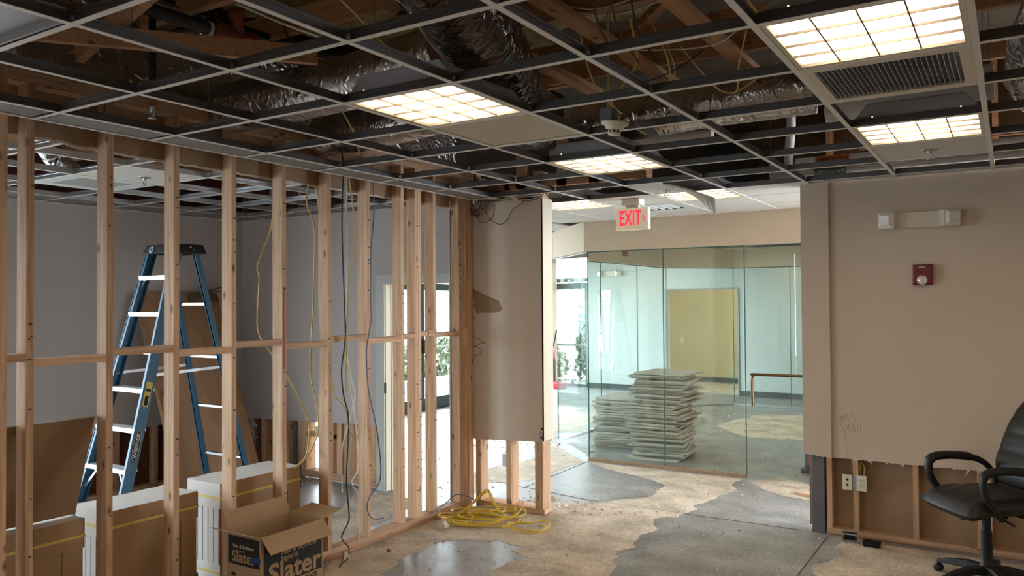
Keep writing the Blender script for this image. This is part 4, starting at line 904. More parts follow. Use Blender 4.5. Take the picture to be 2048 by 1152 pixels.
# ================================================================ things in the room behind the studs
def ladder():
    xc, yc, ht = -5.76, 3.98, 2.27; wt, wb, sf, sr = .34, .60, .62, .52
    t = thing('step_ladder', 'blue fiberglass step ladder with aluminium steps standing behind the studs', 'ladder', (xc, yc, 0))
    F = lambda z, sx: Vector((xc+sx*(wt+(wb-wt)*(1-z/ht))/2, yc-.06-sf*(1-z/ht), z))
    Rr = lambda z, sx: Vector((xc+sx*(wt-.02+(wb+.02-wt)*(1-z/ht))/2, yc+.10+sr*(1-z/ht), z))
    for sx in (-1, 1):
        p, q = F(.03, sx), F(ht-.03, sx); d = (q-p).normalized(); up = Vector((0, 1, .27)).normalized()
        b = MB().bar(p, q, .005, .085, up)                      # web of the channel
        for e in (-1, 1):
            off = up*(e*.041)+Vector((-sx*.014, 0, 0)); b.bar(p+off, q+off, .032, .005, up)
        b.build('front_rail', M_blue, t)
        MB().bar(F(.0, sx), F(.05, sx), .04, .095, up).build('foot', M_blkplastic, t)
        p, q = Rr(.03, sx), Rr(ht-.05, sx); b = MB().bar(p, q, .030, .006, (0,1,0)).bar(p+Vector((sx*.013,-.02,0)), q+Vector((sx*.013,-.02,0)), .005, .045, (0,1,0)).bar(p+Vector((-sx*.013,-.02,0)), q+Vector((-sx*.013,-.02,0)), .005, .045, (0,1,0))
        b.build('rear_rail', M_blue, t)
        MB().bar(Rr(.0, sx), Rr(.05, sx), .04, .06, (0,1,0)).build('foot', M_blkplastic, t)
    for k in range(1, 8):
        z = .288*k; a, c = F(z, -1), F(z, 1)
        st_ = MB().box(a.x, c.x, a.y-.045, a.y+.045, z-.003, z).box(a.x, c.x, a.y-.048, a.y-.045, z-.032, z+.0).box(a.x, c.x, a.y+.045, a.y+.048, z-.026, z)
        st_.build('step', M_alu, t)
        if k in (1, 2):
            br = MB()
            for sx in (-1, 1): br.bar((xc+sx*.13, a.y-.01, z-.02), F(z-.17, sx)+Vector((-sx*.02,0,0)), .016, .006, (0,1,0))
            br.build('step_brace', M_alu, t)
    br = MB()
    for sx in (-1, 1): br.bar(F(2.016, sx)+Vector((-sx*.06,-.03,-.02)), F(1.93, sx), .016, .006, (0,1,0))
    br.build('step_brace', M_alu, t)
    for z in (.5, .93, 1.36, 1.80):
        a, c = Rr(z, -1), Rr(z, 1); MB().box(a.x, c.x, a.y-.012, a.y+.008, z-.022, z).box(a.x, c.x, a.y-.012, a.y+.02, z-.003, z).build('rear_rung', M_alu, t)
    for sx in (-1, 1):
        MB().bar(F(1.25, sx), Rr(1.27, sx), .004, .022).build('spreader_bar', M_steel, t)
    v = []
    for z, ex, y0, y1 in ((ht-.075, .215, -.13, .165), (ht, .195, -.105, .145)):
        v += [(xc-ex, yc+y0, z), (xc+ex, yc+y0, z), (xc-ex, yc+y1, z), (xc+ex, yc+y1, z)]
    cap = MB().hexa(v).build('top_cap', M_blkplastic, t, bevel=.006)
    r = MB()
    for sx in (-1, 1):
        for y, z in ((-.05,-.05), (.0,-.05), (.05,-.045), (.02,-.025), (.09,-.05)): r.lathe([(.007,0),(.006,.004),(.002,.006)], (xc+sx*(.207+z*.1), yc+y, ht+z), (sx,0,.2), 8)
    r.build('rivet', M_alu, t)
    MB().lathe([(.028,0),(.028,.002)], (xc-.10, yc-.122, ht-.04), (0,-1,.35), 16).build('round_badge', M_white, t)
    MB().lathe([(.019,0),(.019,.0025)], (xc-.10, yc-.1222, ht-.04), (0,-1,.35), 16).build('badge_centre', M_blue, t)
    # stickers on the outer face of the right front rail
    def sticker(z0, z1, wd, m_, nm, e=.0035):
        up = Vector((0, 1, .27)).normalized(); p, q = F(z0, 1), F(z1, 1)
        return MB().bar(p+Vector((e,0,0)), q+Vector((e,0,0)), .0012, wd, up).build(nm, m_, t)
    sticker(1.02, 1.20, .05, mat('sticker_yellow', (.62,.50,.08), .5), 'yellow_sticker')
    sticker(1.03, 1.10, .03, M_blackink, 'sticker_print', .0042); sticker(1.13, 1.15, .04, M_blackink, 'sticker_print', .0042)
    p = F(.62, 1); q = F(.86, 1); d = (q-p).normalized(); up = Vector((0, 1, .27)); up = (up-d*up.dot(d)).normalized(); c = (p+q)/2
    def oval(a, b_, e, m_, nm):
        n_ = 28; ring_ = [c+d*(a*math.cos(2*PI*i/n_))+up*(b_*math.sin(2*PI*i/n_)) for i in range(n_)]
        vs = [x+Vector((e,0,0)) for x in ring_]+[x+Vector((e+.0008,0,0)) for x in ring_]
        return MB().add(vs, [tuple(range(n_)), tuple(range(n_, 2*n_))]+[(i, (i+1) % n_, (i+1) % n_+n_, i+n_) for i in range(n_)]).build(nm, m_, t)
    oval(.125, .033, .0032, M_blackink, 'oval_badge'); oval(.118, .028, .0036, M_white, 'oval_badge_rim'); oval(.114, .025, .0040, M_blackink, 'oval_badge_field')
    o = text('WERNER', 'badge_lettering', .036, c+Vector((.0055,0,0)), (0,0,0), M_white, t, bold=.0008, sx=1.25)
    n_ = d.cross(up); n_ = n_ if n_.x > 0 else -n_
    yv = n_.cross(d)
    o.rotation_euler = Matrix((d, yv, n_)).transposed().to_euler()
ladder()

# brown door leaning on the far left wall
p0, p1 = Vector((-6.33,0,.02)), Vector((-7.05,0,1.90)); d = (p1-p0).normalized(); nrm = Vector((d.z, 0, -d.x))
if nrm.x < 0: nrm = -nrm
t = thing('door_slab', 'brown wooden door slab leaning against the wall behind the blue ladder', 'door', (-6.6, 4.9, 0))
def lean(y0, y1, s0, s1, a, b):
    v = []
    for e in (a, b):
        for s_ in (s0, s1):
            for y in (y0, y1): q = p0+d*s_+nrm*e; v.append((q.x, y, q.z))
    return [v[0], v[1], v[2], v[3], v[4], v[5], v[6], v[7]]
def leanbox(*k):
    v = lean(*k); return MB().add(v, [(0,2,3,1),(4,5,7,6),(0,1,5,4),(2,6,7,3),(0,4,6,2),(1,3,7,5)])
leanbox(4.46, 5.37, 0, 2.02, -.022, .022).build('slab', M_door, t, bevel=.002)
leanbox(5.02, 5.34, 1.90, 1.985, .022, .07).build('closer_body', M_iron and mat('bronze_closer', (.16,.11,.06), .45, .3), t, bevel=.006)
q = p0+d*1.99+nrm*.05
MB().tube([(q.x, 5.14, q.z), (q.x+.02, 5.36, q.z+.06), (q.x+.03, 5.55, q.z+.10)], .009, 8).tube([(q.x, 5.14, q.z), (q.x+.05, 5.40, q.z+.03), (q.x+.05, 5.56, q.z+.08)], .007, 8).build('closer_arm', bpy.data.materials['bronze_closer'], t)
q = p0+d*.98+nrm*.022
MB().lathe([(.032,0),(.032,.006),(.012,.01),(.012,.03),(.026,.036),(.03,.05),(.024,.062),(.006,.066)], (q.x, 4.53, q.z), nrm, 16).build('knob', M_brass, t)

# cartons along the studs
def carton(y0, y1, x0, x1, h, label, slats=True):
    t = thing('tall_carton', label, 'box', ((x0+x1)/2, (y0+y1)/2, 0), 'cartons behind the studs')
    body = MB().box(x0+.006, x1-.006, y0+.012, y1-.006, 0, h-.02).build('carton_body', M_card2, t)
    cap = MB()
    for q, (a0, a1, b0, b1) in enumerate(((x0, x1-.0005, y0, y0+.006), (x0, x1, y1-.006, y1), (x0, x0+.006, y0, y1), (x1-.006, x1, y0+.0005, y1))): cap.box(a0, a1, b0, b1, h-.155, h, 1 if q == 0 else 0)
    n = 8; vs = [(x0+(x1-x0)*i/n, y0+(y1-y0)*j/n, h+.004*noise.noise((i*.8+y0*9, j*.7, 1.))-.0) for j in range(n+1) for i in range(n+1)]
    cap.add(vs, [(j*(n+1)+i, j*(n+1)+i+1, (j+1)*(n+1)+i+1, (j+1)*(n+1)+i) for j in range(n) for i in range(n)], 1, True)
    cap.build('lid', [M_card2, M_card_lit], t)
    lo = MB()
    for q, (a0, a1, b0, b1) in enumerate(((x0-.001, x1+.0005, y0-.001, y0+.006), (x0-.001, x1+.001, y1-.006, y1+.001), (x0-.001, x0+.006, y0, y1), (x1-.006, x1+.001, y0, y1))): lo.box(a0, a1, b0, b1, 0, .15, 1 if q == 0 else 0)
    lo.build('base_sleeve', [M_card2, M_card_lit], t)
    for z in (h-.098, .09):
        s_ = MB(); e = .0022
        s_.box(x0-e, x1+e, y0-e, y0-.0005, z, z+.014).box(x0-e, x1+e, y1+.0005, y1+e, z, z+.014).box(x1+.0005, x1+e, y0-e, y1+e, z, z+.014).box(x0-e, x0-.0005, y0-e, y1+e, z, z+.014)
        s_.build('strap', M_strap, t)
    MB().box(x0+.02, x1-.02, y0+.0105, y0+.0118, .15, h-.155).build('end_shadow_gap', M_dark, t)
    k = 6; wd = (x1-x0-.02)/k
    for i in range(k):
        MB().box(x0+.01+i*wd, x0+.01+(i+.86)*wd, y0+.001, y0+.010, .14, h-.15).build('end_slat', M_card_lit, t)
    MB().box(x1-.0005, x1+.0012, y1-.12, y1-.118, .15, h-.155).box(x1-.0005, x1+.0012, (y0+y1)/2+.06, (y0+y1)/2+.062, h-.15, h).build('seam', M_dark, t)
carton(1.74, 2.39, -4.55, -4.22, .645, 'brown strapped carton nearest the camera, under the leaning cardboard panel')
carton(2.52, 3.09, -4.55, -4.22, .645, 'brown strapped carton in the middle of the row, in front of the ladder')
carton(3.25, 3.92, -4.555, -4.22, .655, 'brown strapped carton farthest along the row, behind the open black printed box')
t = thing('cardboard_panel', 'large brown cardboard panel leaning on the studs above the nearest carton', 'panel', (-4.25, 1.9, .645))
MB().hexa([(-4.335,1.35,.650), (-4.318,1.35,.656), (-4.335,2.395,.650), (-4.318,2.395,.656), (-4.152,1.35,1.185), (-4.135,1.35,1.191), (-4.152,2.395,1.185), (-4.135,2.395,1.191)]).build('board', M_cardd, t)
MB().hexa([(-4.154,1.35,1.186), (-4.133,1.35,1.192), (-4.154,2.397,1.186), (-4.133,2.397,1.192), (-4.152,1.35,1.196), (-4.131,1.35,1.20), (-4.152,2.397,1.196), (-4.131,2.397,1.20)]).build('white_edge', M_white, t)
# carton lying dark at the far left wall
tag(MB().box(-7.0, -6.75, 3.5, 4.3, 0, .03).build('scrap_board', M_card), 'dark scrap board lying on the floor by the far left wall', 'board')

# ================================================================ open printed box in front of the studs
x0, x1, y0, y1, h = -4.0, -3.70, 3.13, 3.62, .427
t = thing('open_box', 'open cardboard box with black printed panels in front of the studs', 'box', (-3.85, 3.375, 0))
e = .004
b = MB().box(x0, x1, y0, y0+e, 0, h).box(x0, x1, y1-e, y1, 0, h).box(x0, x0+e, y0+e, y1-e, 0, h).box(x1-e, x1, y0+e, y1-e, 0, h).box(x0, x1, y0, y1, 0, e)
b.build('carton_wall', M_card, t)
def flap(a, b_, dx, dy, dz, skew=(0,0)):
    a, b_ = Vector(a), Vector(b_); dv = Vector((dx, dy, dz)); c = b_+dv+Vector((skew[1]*(b_-a).normalized().x, skew[1]*(b_-a).normalized().y, 0)); g = a+dv+Vector((skew[0]*(b_-a).normalized().x, skew[0]*(b_-a).normalized().y, 0))
    nn = (b_-a).cross(dv).normalized()*.002
    v = [a-nn, b_-nn, c-nn, g-nn, a+nn, b_+nn, c+nn, g+nn]
    return MB().add(v, [(0,3,2,1), (4,5,6,7), (0,1,5,4), (1,2,6,5), (2,3,7,6), (3,0,4,7)]).build('flap', M_card, t)
flap((x1,y0,h), (x1,y1,h), .085, 0, -.085, (.0, .0))
flap((x0,y0,h), (x0,y1,h), -.01, 0, .115, (-.02, -.03))
flap((x0,y1,h), (x1,y1,h), .02, .15, .035, (.02, -.0))
flap((x1,y0,h), (x0,y0,h), .0, -.125, .050, (.0, .0))
MB().box(x1, x1+.0008, y0+.02, y1-.012, .12, h-.01).build('black_print', M_blackink, t)
RX = (PI/2, 0, PI/2); yc = (y0+y1)/2
fx = x1+.0012
tn = mat('print_tan', (.40,.245,.12), .85)
text('Pass & Seymour', 'box_lettering', .047, (fx, yc+.05, h-.122), RX, tn, t, sx=.95, bold=.0008)
text('legrand', 'box_lettering', .044, (fx, yc-.03, h-.160), RX, tn, t, sx=1.0, bold=.0006)
text('Slater', 'box_lettering', .165, (fx, yc+.015, h-.238), RX, tn, t, bold=.004, sx=1.08)
MB().box(x1+.0008, x1+.0014, y0+.10, y1-.02, .062, .125).build('print_bar', tn, t)
text('ELECTRIC BOXES', 'box_lettering', .058, (fx+.0008, yc+.03, .092), RX, M_blackink, t, bold=.0012, sx=.74)
MB().box(x0+.012, x1-.012, y0-.0008, y0, h-.185, h-.018).build('black_print', M_blackink, t)
RF = (PI/2, 0, 0); xm = (x0+x1)/2; fy = y0-.0012
text('Pass & Seymour', 'box_lettering', .032, (xm, fy, h-.075), RF, M_almond, t, sx=.9)
text('legrand', 'box_lettering', .022, (xm-.03, fy, h-.102), RF, tn, t)
text('Slater', 'box_lettering', .09, (xm, fy, h-.14), RF, tn, t, bold=.002)
text('11-32-A', 'box_lettering', .036, (xm+.08, fy, h-.265), RF, M_blackink, t, bold=.0006)
MB().box(xm+.01, x1-.012, y0-.0008, y0, 0.03, h-.29).build('black_print', M_blackink, t)
MB().plate([(x0+.03, h-.245), (x0+.06, h-.232), (x0+.09, h-.245), (x0+.06, h-.258)], 'y', y0-.0008, y0).build('diamond_mark', M_blackink, t)
b = MB().plate([(x1-.10, h-.135), (x1-.03, h-.115), (x1-.002, h-.122), (x1-.004, h-.145), (x1-.06, h-.155), (x1-.09, h-.165)], 'y', y0-.003, y0-.0015)
b.build('blue_marker', mat('blue_tape', (.015,.06,.16), .6), t)

# ================================================================ stacks of ceiling tiles behind the glass
def stack(cx, cy, n, top, rz, label, grp, seed, amp):
    r_ = random.Random(seed); th = top/n; base = None
    for k in range(n):
        j = amp*(1.4 if k % 7 == 0 else 1)
        z = th*k
        if base is None:
            b = MB(); hx = .305
            b.hexa([(-hx,-hx,0),(hx,-hx,0),(-hx,hx,0),(hx,hx,0),(-hx+.006,-hx+.006,th*.74),(hx-.006,-hx+.006,th*.74),(-hx+.006,hx-.006,th*.74),(hx-.006,hx-.006,th*.74)])
            o = b.build('ceiling_tile', M_tile_s, None, local=True); base = o
        else:
            o = base.copy(); COL.objects.link(o)
        o.location = (cx+r_.uniform(-j, j)+(.03 if k > n*.62 else 0), cy+r_.uniform(-j, j), z)
        o.rotation_euler = (r_.uniform(-.006,.006), r_.uniform(-.006,.006), rz+r_.uniform(-.10,.10)+(.10 if k < n*.25 else 0))
        tag(o, label, 'tile', grp)
    return o
topA = stack(-3.43, 8.74, 36, .985, .06, 'worn off-white ceiling tile lying in the taller stack behind the glass', 'tiles of the taller stack', 4, .05)
topA['label'] = 'topmost off-white ceiling tile of the taller stack behind the glass'
topB = stack(-4.12, 9.18, 22, .60, .10, 'worn off-white ceiling tile lying in the shorter stack behind the glass', 'tiles of the shorter stack', 8, .04)
topB['label'] = 'topmost white ceiling tile of the shorter stack behind the glass'

# ================================================================ signs and wall devices
t = thing('exit_sign', 'white exit sign with red glowing letters hanging from the corridor ceiling', 'sign', (-2.80, 6.45, 2.41))
MB().box(-2.955, -2.645, 6.43, 6.485, 2.415, 2.605).build('sign_case', M_exitcase, t, bevel=.008)
MB().box(-2.86, -2.74, 6.435, 6.48, 2.605, 2.63).box(-2.885, -2.715, 6.40, 6.515, 2.63, 2.684).build('canopy', M_almond, t, bevel=.004)
text('EXIT', 'exit_lettering', .185, (-2.815, 6.4288, 2.512), (PI/2, 0, 0), M_exit, t, bold=.0035, sx=.56, space=1.0)
b = MB()
b.bar((-2.695,6.429,2.542), (-2.675,6.429,2.513), .002, .010, (0,0,1)).bar((-2.695,6.429,2.484), (-2.675,6.429,2.513), .002, .010, (0,0,1)).build('chevron', M_exit, t)
def emergency(x, y, z, label, s=1.):
    t = thing('emergency_light', label, 'light', (x, y, z))
    MB().box(-.175*s, .175*s, -.06, 0, -.058*s, .058*s).build('case', M_almond, t, local=True, bevel=.006)
    MB().box(.03, .12, -.0615, -.06, -.04, -.03).build('slot', M_pvc, t, local=True)
    for sx, rz in ((-1, -.35), (1, .55)):
        h_ = thing('lamp_head', None, None, (sx*.20*s, -.075, 0)); h_.parent = t; h_.rotation_euler = (0, 0, rz)
        MB().box(-.06, .06, -.03, .045, -.06, .06).build('head_shell', M_almond, h_, local=True, bevel=.006)
        b = MB().hexa([(-.052,-.031,-.052), (.052,-.031,-.052), (-.032,-.052,-.032), (.032,-.052,-.032), (-.052,-.031,.052), (.052,-.031,.052), (-.032,-.052,.032), (.032,-.052,.032)])
        for k in range(7): b.box(-.034, .034, -.056, -.05, -.032+k*.010, -.027+k*.010)
        b.build('lens', M_clear, h_, local=True)
    return t
emergency(-.55, 6.42, 2.362, 'twin head emergency light high on the right wall above the red alarm')
e2 = emergency(-6.97, 14.9, 2.36, 'twin head emergency light on the far wall, seen through the glass')
t = thing('fire_alarm', 'square red fire alarm strobe on the right wall', 'alarm', (-.533, 6.42, 1.89))
MB().box(-.598, -.468, 6.372, 6.42, 1.89, 2.037).build('alarm_case', M_firered, t, bevel=.008)
MB().box(-.562, -.556, 6.369, 6.373, 1.93, 2.02).build('ridge', M_firered, t)
b = MB().lathe([(.036,0),(.034,.012),(.024,.022),(.012,.026)], (-.535, 6.372, 1.926), (0,-1,0), 12)
for k in range(8): b.lathe([(.008,0),(.006,.012),(.001,.016)], (-.535+.028*math.cos(k*PI/4), 6.362, 1.926+.022*math.sin(k*PI/4)), (0,-1,0), 6)
b.build('strobe_lens', M_clear, t)
text('FIRE', 'alarm_lettering', .018, (-.535, 6.3712, 2.017), (PI/2, 0, 0), M_white, t, bold=.0004, sx=1.3)
def outlet(x, label, duplex):
    t = thing('wall_outlet', label, 'outlet', (x, 6.42, .415))
    MB().box(x-.035, x+.035, 6.414, 6.422, .357, .472).build('cover_plate', M_ivory, t, bevel=.002)
    MB().box(x-.028, x+.028, 6.423, 6.48, .365, .462).build('back_box', M_blu, t)
    for z in (.435, .395):
        if duplex:
            MB().lathe([(.018,0),(.017,.003)], (x, 6.414, z), (0,-1,0), 16).build('socket', M_ivory, t)
            MB().box(x-.009, x-.006, 6.4100, 6.4106, z-.004, z+.008).box(x+.006, x+.009, 6.4100, 6.4106, z-.004, z+.008).box(x-.002, x+.002, 6.4100, 6.4106, z-.013, z-.008).build('slot', M_dark, t)
        else:
            MB().lathe([(.009,0),(.008,.003)], (x, 6.414, z), (0,-1,0), 12).build('port', M_dark, t)
    b = MB()
    for z in (.415,) if duplex else (.46, .369): b.lathe([(.003,0),(.002,.0015)], (x, 6.414, z), (0,-1,0), 8)
    b.build('screw', M_steel, t)
    return t
outlet(-1.063, 'ivory two port data plate on the left side of the right wall stud', False)
outlet(-.963, 'ivory duplex power outlet on the right side of the right wall stud', True)
MB().box(-1.026, -.99, 6.428, 6.432, .36, .47).build('mounting_bracket', M_steel, wr)
b = MB()
for dx in (0, .02): b.tube(smooth_path([(-.975+dx,6.47,.46),(-.98+dx*1.4,6.47,.53),(-1.0+dx*.8,6.48,.59),(-1.005+dx,6.49,.75)], 5), .006, 6)
tag(b.build('white_cable_pair', M_nm), 'pale cable pair dropping into the duplex outlet in the open wall', 'cable')
t = thing('wall_outlet', 'tiny outlet plate on the far white wall, seen through the glass', 'outlet', (-6.96, 14.895, .43))
MB().box(-6.995, -6.925, 14.89, 14.899, .37, .49).build('cover_plate', M_ivory, t)
t = thing('wall_outlet', 'tiny outlet plate on the far tan wall, seen through the glass', 'outlet', (-6.3, 17.24, .9))
MB().box(-6.36, -6.28, 17.238, 17.249, .84, .97).build('cover_plate', M_cream, t)

# ================================================================ office chair
t = thing('office_chair', 'black leather swivel office chair at the right edge by the cut wall', 'chair', (-.15, 5.78, 0), None, -.92)
def L(b, nm, m_, bev=0, par=None): return b.build(nm, m_, par or t, local=True, bevel=bev)
hubz = .10
for k in range(5):
    a = math.radians(205+72*k); d2 = Vector((math.cos(a), math.sin(a), 0)); n2 = Vector((-d2.y, d2.x, 0))
    pts = [(0,.036,.10,.05),(.12,.032,.105,.05),(.24,.024,.09,.036),(.32,.018,.072,.024)]
    vs = []; fs = []
    for r_, hw_, z_, th_ in pts:
        for sx, dz in ((-1,-th_/2), (1,-th_/2), (.75,th_/2), (-.75,th_/2)): vs.append(d2*r_+n2*(sx*hw_)+Vector((0,0,z_+dz)))
    for i in range(3):
        for j in range(4): fs.append((i*4+j, i*4+(j+1) % 4, i*4+4+(j+1) % 4, i*4+4+j))
    fs += [(3,2,1,0), (12,13,14,15)]
    leg = L(MB().add(vs, fs), 'leg', M_blkplastic, .006)
    p = d2*.315; b = MB().tube([p+Vector((0,0,.045)), p+Vector((0,0,.08))], .009, 8)
    b.build('caster_stem', M_blkplastic, leg, local=True)
    w_ = MB()
    for sx in (-1, 1): w_.lathe([(.008,.003),(.024,.005),(.026,.010),(.026,.018),(.020,.023),(.006,.024)], p+Vector((0,0,.028)), n2*sx, 16)
    w_.build('caster', M_blkplastic, leg, local=True)
L(MB().lathe([(.048,.06),(.05,.12),(.036,.135),(.034,.20),(.032,.34)], (0,0,0), n=20).lathe([(.026,.33),(.026,.46)], (0,0,0), n=16), 'gas_column', M_blkplastic)
L(MB().box(-.10, .10, -.13, .13, .45, .49).box(-.20, .20, -.04, .0, .463, .478).box(-.20, .20, .08, .12, .463, .478), 'tilt_mechanism', M_blkplastic, .008)
L(MB().tube([(-.06,-.07,.45), (-.10,-.10,.40)], .022, 12).tube([(.06,-.02,.465), (.27,-.05,.462), (.31,-.05,.455)], .007, 8), 'tension_knob', M_blkplastic)
def cushion(nx, ny, fn):
    b = MB(); vs = [fn(-1+2*i/nx, -1+2*j/ny, s_) for s_ in (-1, 1) for j in range(ny+1) for i in range(nx+1)]
    W_ = nx+1; N_ = W_*(ny+1); fs = []
    for s_ in (0, N_):
        for j in range(ny):
            for i in range(nx): f = (s_+j*W_+i, s_+j*W_+i+1, s_+(j+1)*W_+i+1, s_+(j+1)*W_+i); fs.append(f if s_ else tuple(reversed(f)))
    return b.add(vs, fs, 0, True)
def seatf(u, v, s_):
    k = max(0, 1-abs(u)**7)**.42*max(0, 1-abs(v)**6)**.42
    x = .26*u*(1-.10*max(0, v)); y = .27*v-(.02*(1-u*u) if v < 0 else 0)
    z = .535+(.06 if s_ > 0 else -.055)*k - (.055*max(0, -v-.45)**1.2*1.6)
    if s_ > 0: z += -.012*math.exp(-((v+.05)/.05)**2)*k - .010*math.exp(-((abs(u)-.55)/.06)**2)*k
    return (x, y, z)
L(cushion(20, 22, seatf), 'seat', M_leather)
def backf(u, v, s_):
    k = max(0, 1-abs(u)**5)**.5*max(0, 1-abs(v)**5)**.5
    hw_ = .245+.02*math.sin((v+1)*1.5)-.05*max(0, v)**2
    zz = .58+.285*(v+1)
    yy = .25+.05*(v+1)+.05*(v+1)**2*.5
    q = -(.05 if s_ < 0 else .045)*k*s_*-1
    y = yy+(.045*k if s_ > 0 else -.05*k)
    if s_ < 0:
        for c in (-.62, -.2, .2, .55): y += .006*math.exp(-((v-c)/.045)**2)*k
        y -= .02*math.exp(-((v+.45)/.25)**2)*k
    return (hw_*u, y, zz)
L(cushion(18, 34, backf), 'backrest', M_leather)
L(MB().bar((0,.12,.46), (0,.30,.47), .07, .02).bar((0,.30,.46), (0,.40,.85), .07, .02, (0,1,0)), 'back_bracket', M_blkplastic, .006)
for sx in (-1, 1):
    pts = smooth_path([(sx*.20,-.05,.47),(sx*.25,-.10,.50),(sx*.262,-.19,.62),(sx*.262,-.205,.71),(sx*.262,-.17,.755),(sx*.262,-.05,.765),(sx*.26,.10,.745),(sx*.255,.20,.69),(sx*.245,.235,.60),(sx*.22,.20,.50)], 6)
    b = MB(); n_ = len(pts)
    b.tube(pts, .02, 10, rad=lambda i, j, p: .019+(.009*math.sin(2*PI*j/10)**2) + (.006 if .35 < i/n_ < .65 else 0))
    L(b, 'armrest', M_blkplastic)

# ================================================================ small things on the floor
t = thing('metal_box', 'open grey metal electrical box lying on the floor by the bottom plate', 'box', (-1.03, 6.30, 0), None, .1)
b = MB()
for a in (-1, 1): b.box(a*.05-.0015, a*.05+.0015, -.03, .03, 0, .07); b.box(-.05, .05, a*.03-.0015 if a > 0 else -.03, a*.03+.0015 if a > 0 else -.027, 0, .012 if a < 0 else .07)
b.box(-.05, .05, -.03, .03, 0, .002).box(-.05,.05,-.03,-.027,.06,.07)
b.build('box_shell', M_steel, t, local=True)
b = MB()
for x in (-.041, .041):
    for z in (.02, .05): b.lathe([(.006,0),(.006,.003)], (x,-.03,z), (0,-1,0), 8)
b.build('screw_ear', M_steel, t, local=True)
MB().box(-.046, .046, .02, .026, .01, .066).build('back_plate', M_dark, t, local=True)
t = thing('black_tray', 'low black plastic tray lying on the floor beside the grey metal box', 'tray', (-.885, 6.27, 0), None, -.1)
b = MB().hexa([(-.045,-.035,0), (.06,-.035,0), (-.06,.045,0), (.055,.045,0), (-.05,-.04,.028), (.065,-.04,.028), (-.065,.05,.034), (.06,.05,.034)])
b.build('tray_body', M_blkplastic, t, local=True, bevel=.003)
MB().box(-.03, .05, -.0365, -.0355, .012, .016).build('light_strip', M_steel, t, local=True)
MB().box(-.05, -.03, -.03, .04, .033, .037).box(.035, .055, -.03, .04, .033, .037).build('rim', M_blkplastic, t, local=True)
t = thing('work_radio', 'black cordless device with a green light on the floor behind the wall corner', 'radio', (-1.72, 8.62, 0))
MB().box(-1.87, -1.60, 8.55, 8.72, .0, .045).build('foot', M_blkplastic, t, bevel=.012)
MB().box(-1.83, -1.62, 8.57, 8.70, .045, .20).build('body', M_blkplastic, t, bevel=.015)
MB().box(-1.80, -1.75, 8.565, 8.571, .09, .17).build('red_panel', M_red, t)
MB().lathe([(.012,0),(.010,.004)], (-1.69, 8.57, .175), (0,-1,0), 10).build('indicator', M_green, t)
MB().tube(smooth_path([(-1.80,8.63,.20),(-1.79,8.63,.24),(-1.68,8.63,.24),(-1.66,8.63,.20)], 4), .010, 8).build('handle', M_blkplastic, t)
tag(MB().bar((-1.72,7.62,.012), (-1.45,7.50,.012), .03, .022).build('wood_scrap', WX), 'dark wood strip on the floor just behind the grey steel post', 'scrap')
t = thing('red_vacuum', 'red upright vacuum on the floor against the outer wall, far back', 'vacuum', (-8.05, 14.4, 0))
MB().box(-8.17, -7.80, 14.28, 14.52, 0, .14).build('base', M_red, t, bevel=.03)
MB().box(-8.14, -8.02, 14.34, 14.46, .14, .62).build('dust_bin', M_blkplastic, t, bevel=.03)
MB().box(-8.15, -8.03, 14.33, 14.47, .62, .82).build('motor_head', M_red, t, bevel=.03)
MB().tube(smooth_path([(-8.08,14.40,.80),(-8.02,14.40,1.0),(-7.98,14.4,1.18),(-7.90,14.4,1.26),(-7.82,14.4,1.2),(-7.82,14.4,1.08),(-7.9,14.4,.95)], 5), .016, 8).build('handle', M_blkplastic, t)
tag(MB().hexa([(-3.89,5.02,0), (-3.80,5.04,0), (-3.87,5.09,0), (-3.81,5.10,0), (-3.87,5.03,.06), (-3.83,5.04,.07), (-3.86,5.07,.05), (-3.82,5.08,.045)]).build('drywall_chunk', M_gyp), 'beige drywall chunk on the floor left of the yellow cable heap', 'debris')
tag(MB().hexa([(-3.99,4.08,0), (-3.94,4.05,0), (-3.97,4.12,0), (-3.93,4.11,0), (-3.98,4.08,.05), (-3.95,4.07,.06), (-3.96,4.11,.04), (-3.94,4.10,.035)]).build('drywall_chunk', M_glue), 'yellowish foam chunk at the foot of the black cable by the open box', 'debris')
tag(MB().lathe([(.012,0),(.016,.01),(.014,.022),(.006,.028)], (-3.80,4.36,0), n=9).build('red_stub', M_coupling), 'small red stub on the floor near the bottom plate', 'debris')
# countless crumbs of plaster and dried adhesive
rr = random.Random(21)
def crumbs(n, area, smin, smax, m_, nm):
    b = MB()
    for k in range(n):
        x, y = area(rr); s_ = rr.uniform(smin, smax)*(1 if rr.random() < .9 else 1.8); a = rr.uniform(0, PI)
        c_, s2 = math.cos(a)*s_, math.sin(a)*s_; h_ = s_*rr.uniform(.25, .7); q = rr.uniform(.3, .8)
        b.add([(x-c_, y-s2, .001), (x+s2*q, y-c_*q, .001), (x+c_, y+s2, .001), (x-s2*q, y+c_*q, .001), (x+s_*.15, y, .002+h_)], [(0,1,4), (1,2,4), (2,3,4), (3,0,4)])
    o = b.build(nm, m_); tag(o, kind='stuff'); return o
near_wall = lambda r: ((-4.02+abs(r.gauss(0,.22)), r.uniform(3.0, 5.75)) if r.random() < .6 else (r.uniform(-4.0,-2.6), r.gauss(5.3,.5)))
tag(crumbs(420, near_wall, .004, .014, M_glue, 'plaster_crumbs'), 'pale plaster crumbs along the stud wall base and cable heap', 'debris')
spread = lambda r: (r.uniform(-3.9, .3), r.uniform(3.4, 7.9))
tag(crumbs(520, spread, .003, .010, M_gyp, 'light_crumbs'), 'tiny pale crumbs scattered over the near concrete floor', 'debris')
tag(crumbs(260, spread, .003, .012, M_tear, 'dark_crumbs'), 'dark crumbs scattered over the near concrete floor', 'debris')
